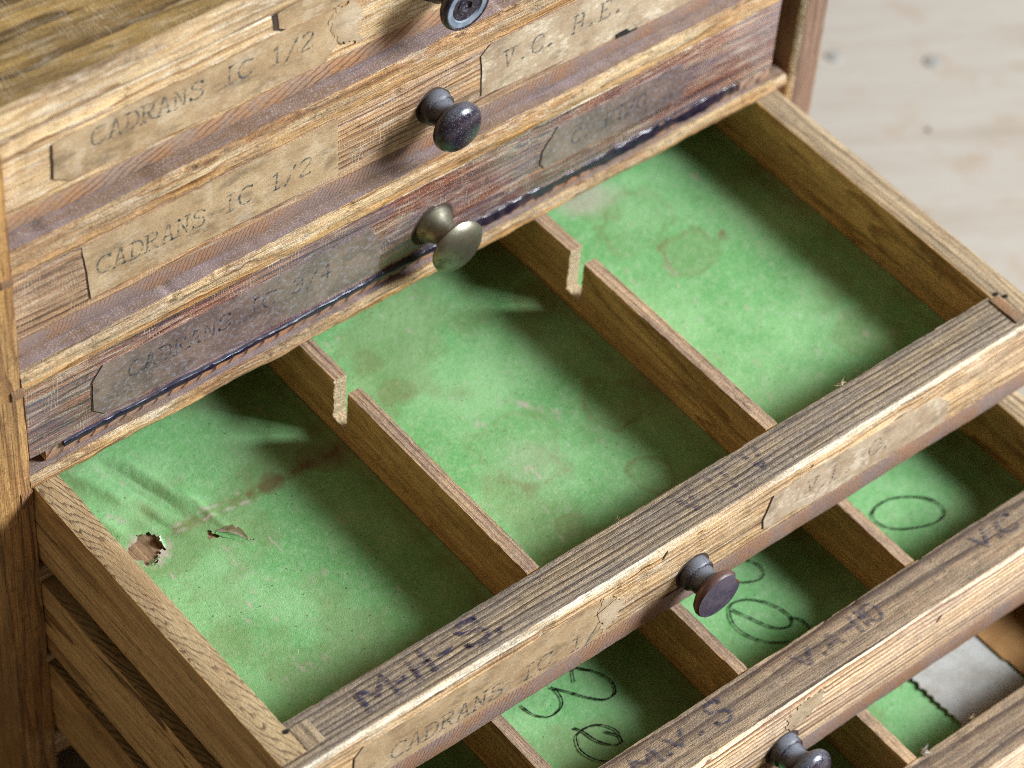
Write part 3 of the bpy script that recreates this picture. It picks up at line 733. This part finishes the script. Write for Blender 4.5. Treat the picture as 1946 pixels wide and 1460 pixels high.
def streak(X, Y, a, b, w, seed, gap=0.45):
    ax, ay = a; bx, by = b
    L2 = (bx - ax) ** 2 + (by - ay) ** 2
    t = np.clip(((X - ax) * (bx - ax) + (Y - ay) * (by - ay)) / L2, 0, 1)
    d = np.hypot(X - ax - t * (bx - ax), Y - ay - t * (by - ay))
    return np.exp(-(d / w) ** 2) * np.clip((fbm(X * 300, Y * 300, seed) - gap) * 5, 0, 1)

def joint_marks(parent, x, y, z):
    disc('nail_hole', (x, y, z), 0.0010, 0.00015, M_BLACK, parent)

DEPTH = 0.270      # drawer length behind its front
FLOOR = -0.031

# =================================================================== closed drawers
d1 = thing('drawer', 'closed drawer just under the cabinet top, pale face with scraped half torn label', 'drawer', (0.167, 0.20, 0.118), 'drawers of the cabinet')
f1 = YR + 0.0076
fb1 = front_board(d1, -0.0095, 0.3428, f1 + 0.018, f1 + 0.0017, f1, 0.1615, 0.1265, M_FACE1, 41)
bottom_board(d1, -0.0090, 0.3420, f1 + 0.0008, f1 + 0.25, 0.1182, 0.1263, M_SAW1, 42)
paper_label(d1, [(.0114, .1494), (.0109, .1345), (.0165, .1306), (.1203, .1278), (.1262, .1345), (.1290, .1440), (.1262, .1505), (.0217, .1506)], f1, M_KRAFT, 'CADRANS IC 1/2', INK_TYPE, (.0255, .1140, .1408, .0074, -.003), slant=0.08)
paper_label(d1, [(.1005, .1600), (.1011, .1532), (.1044, .1513), (.1400, .1509), (.1420, .1600), (.1054, .1612)], f1, M_KRAFT, dark_rim=0.0022)
paper_label(d1, [(.1265, .1338), (.1350, .1300), (.1345, .1360), (.1362, .1420), (.1330, .1500), (.1240, .1504), (.1225, .1420)], f1 - 0.0003, M_SCRAPE, dark_rim=0.0, jag=0.0022, th=0.0002)
knob(d1, .1695, f1, .1400, K_RING, [M_KNOB, M_KNOB_HEAD, M_KRING])

d2 = thing('drawer', 'closed drawer with dusty domed black knob between two dusty ledges', 'drawer', (0.167, 0.20, 0.0604), 'drawers of the cabinet')
f2 = YR + 0.0065
front_board(d2, -0.0100, 0.3430, f2 + 0.018, f2 + 0.0017, f2, 0.1062, 0.0685, M_FACE2, 51)
bottom_board(d2, -0.0100, 0.3425, f2 + 0.0008, f2 + 0.25, 0.0604, 0.0683, M_SAW, 52)
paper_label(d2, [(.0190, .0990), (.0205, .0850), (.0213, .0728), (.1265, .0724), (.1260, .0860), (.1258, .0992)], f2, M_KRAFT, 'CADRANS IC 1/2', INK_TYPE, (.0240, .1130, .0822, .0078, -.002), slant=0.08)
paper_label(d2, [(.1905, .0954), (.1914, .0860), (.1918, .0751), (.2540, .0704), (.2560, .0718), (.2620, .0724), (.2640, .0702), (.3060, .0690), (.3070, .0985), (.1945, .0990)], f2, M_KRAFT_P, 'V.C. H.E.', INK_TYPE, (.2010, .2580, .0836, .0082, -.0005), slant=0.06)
extrude('broken_corner', 'x', .2575, .2680, rounded([(f2 - .0002, .0690, 0, 'a', None), (f2 + .004, .0690, 0, 'a', None), (f2 + .004, .0722, 0, 'a', None), (f2 - .0002, .0722, 0, 'a', None)], 2), {'a': M_BLACK}, d2, 8, 0.0004, seed=4)
knob(d2, .1690, f2, .0830, K_DOME, [M_KNOB, M_KNOB_HEAD])

d3 = thing('drawer', 'closed glossy varnished drawer with tarnished brass knob, directly above the open drawers', 'drawer', (0.167, 0.20, 0.0066), 'drawers of the cabinet')
f3 = YR + 0.0025
front_board(d3, -0.0098, 0.3428, f3 + 0.018, f3 + 0.0017, f3, 0.0508, 0.0128, M_FACE3, 61)
bottom_board(d3, -0.0030, 0.3425, f3 + 0.0006, f3 + 0.25, 0.0066, 0.0126, M_SAW3, 62)
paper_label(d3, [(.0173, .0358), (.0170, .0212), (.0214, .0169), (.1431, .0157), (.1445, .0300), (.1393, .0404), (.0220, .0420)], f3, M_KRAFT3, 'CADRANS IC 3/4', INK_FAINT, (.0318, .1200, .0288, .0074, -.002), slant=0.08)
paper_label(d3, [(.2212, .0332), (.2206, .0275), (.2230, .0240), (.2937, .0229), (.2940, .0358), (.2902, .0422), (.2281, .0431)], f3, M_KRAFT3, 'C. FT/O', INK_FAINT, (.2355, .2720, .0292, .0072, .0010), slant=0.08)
rb = rounded([(f3 + .0010, .0108, .0008, 'a', None), (f3 + .0010, .0140, .0008, 'a', None), (f3 - .0011, .0138, .0009, 'a', None), (f3 - .0012, .0112, .0009, 'a', None)], 3)
extrude('varnish_run', 'x', .004, .180, rb, {'a': M_TAR}, d3, 150, 0.0005, seed=8)
rb = rounded([(f3 + .0012, .0086, .0008, 'a', None), (f3 + .0012, .0146, .0008, 'a', None), (f3 - .0003, .0142, .0006, 'a', None), (f3 - .0006, .0092, .0006, 'a', None)], 3)
extrude('varnish_run', 'x', .1805, .326, rb, {'a': M_TAR}, d3, 140, 0.0012, seed=9)
knob(d3, .1688, f3, .0258, K_BRASS, [M_BRASS])

# =================================================================== open drawer A
A = thing('drawer', 'uppermost open drawer, three broad green paper lined compartments and a chipped flat knob', 'drawer', (0.167, 0.10, -0.0410), 'drawers of the cabinet')
fA = -0.0197
fbA = front_board(A, -0.0104, 0.3461, 0.0, -0.0180, fA, 0.0, -0.0303, M_FACE, 71, chip=0.0016)
bottom_board(A, -0.0102, 0.3458, -0.0199, DEPTH, -0.0408, -0.0305, M_SAW, 72)
side_board(A, -0.0108, -0.0003, -0.0142, DEPTH, -0.0304, 0.0004, 73, True)
side_board(A, 0.3346, 0.3465, -0.0142, DEPTH, -0.0304, 0.0004, 74, False)
extrude('back_board', 'x', 0.0, 0.3342, box_prof(DEPTH - 0.011, DEPTH, -0.0303, -0.0005), {'b': M_PLAIN}, A, 6, 0)
for k, (x0, x1) in enumerate(((0.1060, 0.1116), (0.2192, 0.2248))):
    divider(A, x0, x1, 0.0006, DEPTH - 0.0115, -0.0303, -0.0002, (0.1045, 0.1127, 0.0205), seed=k)

def wrinkles(X, Y):
    h = 0
    for (cx, cy, ang, ln, w, a) in ((.022, .138, 2.0, .022, .0032, .0016), (.033, .131, 1.85, .020, .0022, -.0012), (.040, .128, 1.85, .02, .0028, .0014), (.014, .122, 1.9, .016, .0030, .0014),
                                    (.046, .110, 1.7, .018, .0016, .0006), (.028, .118, 1.8, .012, .0022, -.0009)):
        u = (X - cx) * math.cos(ang) + (Y - cy) * math.sin(ang); v = -(X - cx) * math.sin(ang) + (Y - cy) * math.cos(ang)
        v = v + 0.0025 * (fbm(u * 90, v * 90, 3) - 0.5)
        h = h + a * np.exp(-(u / ln) ** 2 - (v / w) ** 2)
    return h
HOLE = [(.0120, .1110), (.0160, .1135), (.0205, .1140), (.0233, .1128), (.0262, .1090), (.0250, .1040), (.0213, .1018), (.0158, .1008), (.0125, .1040)]
def in_poly(X, Y, P):
    r = np.zeros(X.shape, bool)
    for (x1, y1), (x2, y2) in zip(P, P[1:] + P[:1]):
        c = ((y1 > Y) != (y2 > Y)) & (X < (x2 - x1) * (Y - y1) / (y2 - y1 + 1e-12) + x1)
        r ^= c
    return r
def holesA(X, Y):
    wx = X + 0.0075 * (fbm(X * 240, Y * 240, 4) - 0.5); wy = Y + 0.0075 * (fbm(X * 240, Y * 240, 7) - 0.5)
    tri = [(.0455, .0975), (.0492, .0985), (.0507, .0880)]
    return in_poly(wx, wy, HOLE) | in_poly(wx, wy, tri) | (((wx - .0418) / .0016) ** 2 + ((wy - .0985) / .0022) ** 2 < 1)
def marksA1(X, Y, Am):
    Am[..., 1] += streak(X, Y, (.0290, .1085), (.0610, .1045), .0008, 1) + 0.8 * streak(X, Y, (.0325, .1105), (.0600, .1098), .0008, 2)
    Am[..., 1] += 0.9 * streak(X, Y, (.016, .128), (.020, .122), .0012, 5) + 0.7 * streak(X, Y, (.040, .082), (.046, .070), .0006, 6)
    for (cx, cy, r, s_, a) in ((.0720, .1062, .0048, 11, 1.2), (.0945, .1056, .0070, 12, 1.0), (.0665, .1150, .0030, 13, .35)):
        f, e = blob(X, Y, cx, cy, r, s_); Am[..., 2] += a * f * 0.55; Am[..., 0] += e * 0.3
    Am[..., 2] += 0.75 * streak(X, Y, (.064, .1068), (.108, .1046), .0019, 7, 0.33)
    Am[..., 0] += 0.5 * streak(X, Y, (.030, .1090), (.108, .1046), .0030, 9, 0.30)
    d = np.hypot(X - .019, Y - .107)
    Am[..., 1] += np.clip((.0098 - d) / .0026, 0, 1) * np.clip((fbm(X * 420, Y * 420, 8) - 0.36) * 4, 0, 1)
    Am[..., 1] += 0.8 * np.clip((fbm(X * 420, Y * 130, 21) - 0.74) * 9, 0, 1)
def marksA2(X, Y, Am):
    for (cx, cy, r, s_, a, b) in ((.1368, .1149, .0070, 21, .30, .15), (.1560, .0640, .0165, 22, .08, .25), (.1995, .0600, .0125, 23, .18, .5), (.1900, .0260, .0080, 24, .18, .5), (.2120, .1240, .0090, 25, .4, .3), (.150, .026, .005, 26, .2, .2), (.1385, .1340, .006, 27, .25, .1)):
        f, e = blob(X, Y, cx, cy, r, s_); Am[..., 0] += a * f + b * e
    Am[..., 1] += 0.5 * blob(X, Y, .158, .057, .010, 30, 0.5)[0] * 0.5 + 0.8 * streak(X, Y, (.168, .088), (.184, .068), .0016, 31)
    Am[..., 1] += 0.7 * np.clip((fbm(X * 420, Y * 160, 33) - 0.75) * 9, 0, 1)
def marksA3(X, Y, Am):
    for (cx, cy, r, s_, a, b) in ((.2770, .1060, .0110, 41, .25, .55), (.2646, .1500, .0110, 42, .2, .2), (.2720, .1300, .0150, 43, .10, .4), (.3060, .0300, .012, 44, .3, .2), (.296, .1062, .0016, 45, 1.0, 0)):
        f, e = blob(X, Y, cx, cy, r, s_); Am[..., 0] += a * f + b * e
    f, e = blob(X, Y, .2640, .1540, .010, 46, .4); Am[..., 1] += 0.7 * f
    Am[..., 1] += 0.6 * np.clip((fbm(X * 420, Y * 160, 53) - 0.74) * 9, 0, 1)
    Am[..., 2] += 0.5 * blob(X, Y, .295, .104, .0022, 47)[0]
ZP = -0.0296
l1 = lining(A, 0.0001, 0.1058, 0.0004, 0.20, ZP, 0.0005, wrinkles, marksA1, holesA, seed=1)
lining(A, 0.1118, 0.2190, 0.0004, 0.20, ZP, 0.0010, None, marksA2, seed=2)
lining(A, 0.2250, 0.3344, 0.0004, 0.20, ZP, 0.0010, None, marksA3, seed=3)
# the torn hole's ragged pale rim and the lifted flap
def curl(parent, a, b, w, h, z, seed):
    # a small flake of lining paper, torn free on three sides and curled up along its length
    V, F, FM = [], [], []
    A_, B_ = Vector(a), Vector(b); d = (B_ - A_); nrm = Vector((-d.y, d.x)).normalized()
    nu, nv = 12, 6
    for i in range(nu + 1):
        t = i / nu; wid = w * math.sin(math.pi * min(1, 0.12 + t * 0.88)) ** 0.7
        for k in range(nv + 1):
            q = k / nv
            p = A_ + d * t + nrm * wid * (q - 0.2) * (1 - 0.35 * q) + nrm * 0.0006 * mn.noise((i * 0.9, k * 0.8, seed))
            V.append((p.x, p.y, z + h * math.sin(math.pi * t) * q * q * 1.6 + 0.0002))
    for i in range(nu):
        for k in range(nv):
            F.append((i * (nv + 1) + k, (i + 1) * (nv + 1) + k, (i + 1) * (nv + 1) + k + 1, i * (nv + 1) + k + 1)); FM.append(0 if k >= nv - 3 else 1)
    return mesh_obj('torn_flap', V, F, [M_TORN, M_GREEN], parent, FM)
curl(l1, (.0428, .0992), (.0505, .0885), .0050, .0022, ZP, 1)
curl(l1, (.0248, .1040), (.0262, .1100), .0030, .0012, ZP, 2)
curl(l1, (.0150, .1012), (.0205, .1020), -.0022, .0009, ZP, 3)
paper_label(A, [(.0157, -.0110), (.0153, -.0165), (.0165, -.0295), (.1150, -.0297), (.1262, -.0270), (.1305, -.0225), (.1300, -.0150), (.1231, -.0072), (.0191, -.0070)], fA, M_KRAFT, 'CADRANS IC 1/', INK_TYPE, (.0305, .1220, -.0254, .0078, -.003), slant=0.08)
paper_label(A, [(.1225, -.0150), (.1262, -.0270), (.1330, -.0240), (.1345, -.0180), (.1300, -.0095), (.1231, -.0074)], fA - 0.0003, M_SCRAPE, dark_rim=0.0, jag=0.0022, th=0.0002)
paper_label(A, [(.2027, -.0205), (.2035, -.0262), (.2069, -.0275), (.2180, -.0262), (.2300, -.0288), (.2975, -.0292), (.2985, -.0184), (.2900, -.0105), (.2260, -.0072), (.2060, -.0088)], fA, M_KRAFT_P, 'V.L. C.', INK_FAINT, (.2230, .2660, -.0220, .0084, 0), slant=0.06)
knob(A, .1685, fA, -.0240, K_FLAT, [M_KNOB, M_KNOB_FLAT, M_KNOB_RED], chip=(9, 0.45, 0.34, 0.17))
ink = []
for ch, x, w, h in (('M', .0262, .013, .0098), ('-', .0395, .006, .009), ('h', .0472, .009, .0100), ('-', .0580, .008, .009), ('S', .0690, .011, .0105), ('.', .0800, .006, .009)):
    for pl in GL[ch]: ink.append([(x + px * w / .6, -.0138 + pz * h) for px, pz in pl])
top_ink(fbA, ink, 0.00045, INK_STAMP, 0.0019)
ink = []
for ch, x, w, h in (('v', .1690, .010, .0105), ('h', .1845, .009, .0100), ('v', .2030, .007, .0095)):
    for pl in GL[ch]: ink.append([(x + px * w / .6, -.0135 + pz * h) for px, pz in pl])
top_ink(fbA, ink, 0.00045, INK_SMUDGE, 0.0017)
for (x, y) in ((-.0012, -.0040), (.3372, -.0012), (.3395, -.0042)): joint_marks(A, x, y, 0.0008)
extrude('joint_pin', 'y', -.0138, -.0035, rounded([(.0004, -.004, 0, 'a', None), (.0078, -.004, 0, 'a', None), (.0078, .0003, .0003, 'a', None), (.0004, .0003, .0003, 'a', None)], 2), {'a': M_SIDETOP}, A, 10, 0.0003, seed=77)
extrude('joint_pin', 'y', -.0165, -.0020, rounded([(.3330, -.004, 0, 'a', None), (.3376, -.004, 0, 'a', None), (.3376, .0006, .0003, 'a', None), (.3330, .0006, .0003, 'a', None)], 2), {'a': M_END}, A, 10, 0.0003, seed=78)
def gouge(parent, x, z, yf, l, w, ang, name='gouge'):
    V, F = [], []
    n = 12
    for k in range(n):
        a = 2 * math.pi * k / n
        u, v = l * math.cos(a), w * math.sin(a) * (1 + 0.5 * mn.noise((k * 0.8, x * 99, 0)))
        V.append((x + u * math.cos(ang) - v * math.sin(ang), yf, z + u * math.sin(ang) + v * math.cos(ang)))
    V.append((x, yf - 0.0001, z))
    F = [(k, (k + 1) % n, n) for k in range(n)]
    return mesh_obj(name, V, F, M_DARKBROWN, parent, smooth=False)
gouge(fbA, .1530, -.0042, fA - .0002, .0022, .0006, 1.1)
gouge(fbA, .0510, -.0024, fA - .0002, .0010, .0004, 0.2)
gouge(fbA, .2245, -.0050, fA - .0002, .0008, .0004, 0.9)
# splinters and paper shreds caught on the inner edge
def shred(parent, x, y, z, r, seed, name='paper_shred', mat=None):
    V, F = [], []
    rnd = random.Random(seed)
    for k in range(16):
        a = rnd.uniform(0, 6.28); b = rnd.uniform(0.1, 1.2); l = r * rnd.uniform(0.5, 1.6)
        d = Vector((math.cos(a) * math.cos(b), math.sin(a) * math.cos(b), math.sin(b))) * l
        n = Vector((rnd.uniform(-1, 1), rnd.uniform(-1, 1), rnd.uniform(-1, 1))).normalized() * r * rnd.uniform(0.08, 0.22)
        o = Vector((x, y, z)) + Vector((rnd.uniform(-1, 1), rnd.uniform(-1, 1), 0)) * r * 0.4
        i = len(V); m = o + d * 0.6 + n
        V += [tuple(o - n), tuple(o + n), tuple(m + n * .6), tuple(o + d), tuple(m - n * .8)]
        F += [(i, i + 1, i + 2), (i, i + 2, i + 4), (i + 4, i + 2, i + 3)]
    ob = mesh_obj(name, V, F, mat or M_CUT, parent, smooth=False)
    ob['kind'] = 'stuff'
    return ob
shred(fbA, .2565, .0004, .0002, .0020, 1, 'splinters')
shred(fbA, .1480, .0006, -.0005, .0010, 2, 'splinters')

# =================================================================== open drawer B
B = thing('drawer', 'open drawer below with looped pen scrawls on green paper, four narrow compartments', 'drawer', (0.167, 0.05, -0.0958), 'drawers of the cabinet')
zb = -0.0545; fB = -0.0717; yb = -0.0505
fbB = front_board(B, -0.0104, 0.3510, yb, -0.0700, fB, zb, zb - 0.0305, M_FACEB, 81, top=M_TOPB, bevel=M_FACEB, chip=0.0012)
bottom_board(B, -0.0102, 0.3508, fB - 0.0002, yb + DEPTH, zb - 0.0410, zb - 0.0307, M_SAW, 82)
side_board(B, -0.0108, -0.0003, -0.0660, yb + DEPTH, zb - 0.0306, zb + 0.0004, 83, True)
side_board(B, 0.3405, 0.3514, -0.0660, yb + DEPTH, zb - 0.0306, zb + 0.0004, 84, False)
extrude('back_board', 'x', 0.0, 0.3400, box_prof(yb + DEPTH - 0.011, yb + DEPTH, zb - 0.0305, zb - 0.0005), {'b': M_PLAIN}, B, 6, 0)
for k, (x0, x1) in enumerate(((0.0834, 0.0880), (0.1686, 0.1732), (0.2535, 0.2581))):
    divider(B, x0, x1, yb + 0.0006, yb + DEPTH - 0.0115, zb - 0.0305, zb - 0.0002, None, seed=10 + k)
lb = []
for k, (x0, x1) in enumerate(((0.0002, 0.0832), (0.0882, 0.1684), (0.1734, 0.2533), (0.2583, 0.3403))):
    lb.append(lining(B, x0, x1, yb + 0.0004, 0.14, zb - 0.0298, 0.0014, seed=60 + k))
def pen(parent, polys, z, w=0.00062):
    V, F = ribbons([smooth(p, 6) for p in polys], w, lambda p: (p.x, p.y, z), wob=0.45)
    return mesh_obj('pen_loop', V, F, INK_PEN, parent, smooth=False)
zp = zb - 0.0298 + 0.0007
pen(lb[3], [[(0.2807, -0.0096), (0.2851, -0.0077), (0.2928, -0.0082), (0.3009, -0.0128), (0.3059, -0.0188), (0.3058, -0.0249), (0.3032, -0.0271), (0.2969, -0.0271), (0.2873, -0.0231), (0.2814, -0.0181), (0.2797, -0.0125), (0.281, -0.0093)]], zp)
pen(lb[2], [[(0.2148, 0.0014), (0.2154, -0.0031), (0.2213, -0.0068), (0.2256, -0.0066), (0.2275, -0.0025), (0.2258, 0.0021), (0.222, 0.0056), (0.217, 0.0045), (0.2148, 0.0014)],
            [(0.2043, -0.0116), (0.2076, -0.0194), (0.2106, -0.0262), (0.2142, -0.0299), (0.2182, -0.0305), (0.2204, -0.0268), (0.2185, -0.0188), (0.2137, -0.0126), (0.2082, -0.0098), (0.2036, -0.0111), (0.2003, -0.0173), (0.2009, -0.0243), (0.2049, -0.0312), (0.2103, -0.0354), (0.2160, -0.0385)],
            [(0.2204, -0.0281), (0.2224, -0.0309), (0.2227, -0.0344), (0.2218, -0.0375)]], zp)
pen(lb[1], [[(0.1108, 0.0014), (0.1121, -0.0045), (0.1163, -0.0086), (0.122, -0.0081), (0.1249, -0.0053), (0.1258, -0.0009), (0.1252, 0.0015)],
            [(0.125, 0.0013), (0.1289, -0.0038), (0.1332, -0.0102), (0.1379, -0.0149), (0.1429, -0.0148), (0.1452, -0.0101), (0.1438, -0.004), (0.1402, 0.0008), (0.1374, 0.0033), (0.1338, -0.0017)],
            [(0.1305, -0.0337), (0.1321, -0.0281), (0.1291, -0.0227), (0.1245, -0.0206), (0.1193, -0.021), (0.1174, -0.0227), (0.1158, -0.0271), (0.1169, -0.0322), (0.1199, -0.0362), (0.1240, -0.0385)],
            [(0.1202, -0.018), (0.1219, -0.0211), (0.1233, -0.0271), (0.1266, -0.032), (0.13, -0.0333), (0.1312, -0.0305), (0.1285, -0.026)]], zp)
for word in ((('M', .1110, -.0625, .011, .0070), ('.', .1225, -.0625, .006, .008), ('v', .1270, -.0622, .009, .0070), ('.', .1375, -.062, .006, .008), ('S', .1470, -.0635, .0085, .0100)),
             (('v', .1890, -.0632, .009, .0075), ('.', .1985, -.063, .006, .008), ('a', .2030, -.0630, .008, .0075), ('-', .2125, -.062, .006, .007), ('i', .2160, -.0632, .006, .0082), ('i', .2200, -.0632, .006, .0082), ('O', .2245, -.0632, .0065, .0085)),
             (('v', .2820, -.0625, .008, .0075), ('.', .2905, -.062, .006, .008), ('C', .2950, -.0625, .008, .0080))):
    ink = []
    for ch, x, y, w, h in word:
        for pl in GL[ch]: ink.append([(x + px * w / .6, y + pz * h) for px, pz in pl])
    top_ink(fbB, ink, zb + 0.00045, INK_STAMP2, 0.0014)
knob(B, .1745, fB, zb - .0255, K_DOME, [M_KNOB, M_KNOB_HEAD])
gouge(fbB, .2520, zb - .0085, fB - .0002, .0020, .0006, 0.9)
# pale scraped spot above the knob
paper_label(B, [(.1745, zb - .0100), (.1765, zb - .0175), (.1850, zb - .0165), (.1935, zb - .0085), (.1905, zb - .0035), (.1800, zb - .0045)], fB, M_SCRAPE, dark_rim=0.0, th=0.0002, jag=0.0022)

# =================================================================== open drawer C
Cc = thing('drawer', 'lowest open drawer at the corner of the picture, holding grey paper and brown card', 'drawer', (0.167, 0.0, -0.1458), 'drawers of the cabinet')
zc = -0.1040; yc = -0.0960; fC = -0.1170
fbC = front_board(Cc, -0.0104, 0.3510, yc, -0.1153, fC, zc, zc - 0.0305, M_FACEB, 91, top=M_TOPB, bevel=M_FACEB, chip=0.0022)
bottom_board(Cc, -0.0102, 0.3508, fC + 0.0007, yc + DEPTH, zc - 0.0410, zc - 0.0307, M_SAW, 92)
side_board(Cc, -0.0108, -0.0003, -0.1110, yc + DEPTH, zc - 0.0306, zc + 0.0004, 93, True)
side_board(Cc, 0.3405, 0.3514, -0.1110, yc + DEPTH, zc - 0.0306, zc + 0.0004, 94, False)
for k, (x0, x1) in enumerate(((0.1060, 0.1105), (0.2215, 0.2262))):
    divider(Cc, x0, x1, yc + 0.0006, yc + DEPTH - 0.0115, zc - 0.0305, zc - 0.0002, None, seed=20 + k)
for k, (x0, x1) in enumerate(((0.0002, 0.1058), (0.1107, 0.2213), (0.2264, 0.3403))):
    lining(Cc, x0, x1, yc + 0.0004, 0.10, zc - 0.0298, 0.0016, seed=70 + k)
knob(Cc, .1745, fC, zc - .0255, K_DOME, [M_KNOB, M_KNOB_HEAD])
shred(fbC, .2300, yc + .0006, zc - .0003, .0030, 5, 'paper_shred', M_TORN)
shred(fbC, .2560, yc + .0006, zc - .0003, .0016, 6, 'splinters')

def sheet(name, label, cat, poly, z, mat, th=0.0005):
    m = len(poly)
    V = [(x, y, z + th + 0.0003 * mn.noise((x * 60, y * 60, 0))) for x, y in poly] + [(x, y, z) for x, y in poly]
    F = [tuple(range(m)), tuple(range(m, 2 * m))[::-1]] + [(k, (k + 1) % m, m + (k + 1) % m, m + k) for k in range(m)]
    o = mesh_obj(name, V, F, mat, None, smooth=False)
    o['label'] = label; o['category'] = cat
    return o
edge = []
yy = -0.0945; i = 0
while yy < 0.02:
    for t in range(6):
        a = math.pi * t / 6
        edge.append((0.2695 + 0.0030 * mn.noise((i * 0.45, 2, 2)) + (0.0010 + 0.0008 * mn.noise((i * 1.9, 5, 1))) * abs(math.cos(a)) - 0.0010, yy + 0.0040 * t / 6))
    yy += 0.0040 * (1 + 0.3 * mn.noise((i * 2.1, 0, 0))); i += 1
zcf = zc - 0.0298 + 0.0009
sheet('paper_sheet', 'grey white sheet with a scalloped edge lying in the lowest drawer', 'paper', [(0.3035, 0.02), (0.3040, -0.0700), (0.3048, -0.0720), (0.3050, -0.0945)] + edge, zcf, M_GREYPAPER)
sheet('brown_card', 'brown card lying beside the grey sheet in the lowest drawer', 'card', [(0.3395, 0.02), (0.3395, -0.0945), (0.3066, -0.0945), (0.3062, -0.0730), (0.3052, -0.0710), (0.3048, 0.02)], zcf, M_BROWNCARD, 0.0009)

for o in S.objects:
    if '_o' in o: del o['_o']
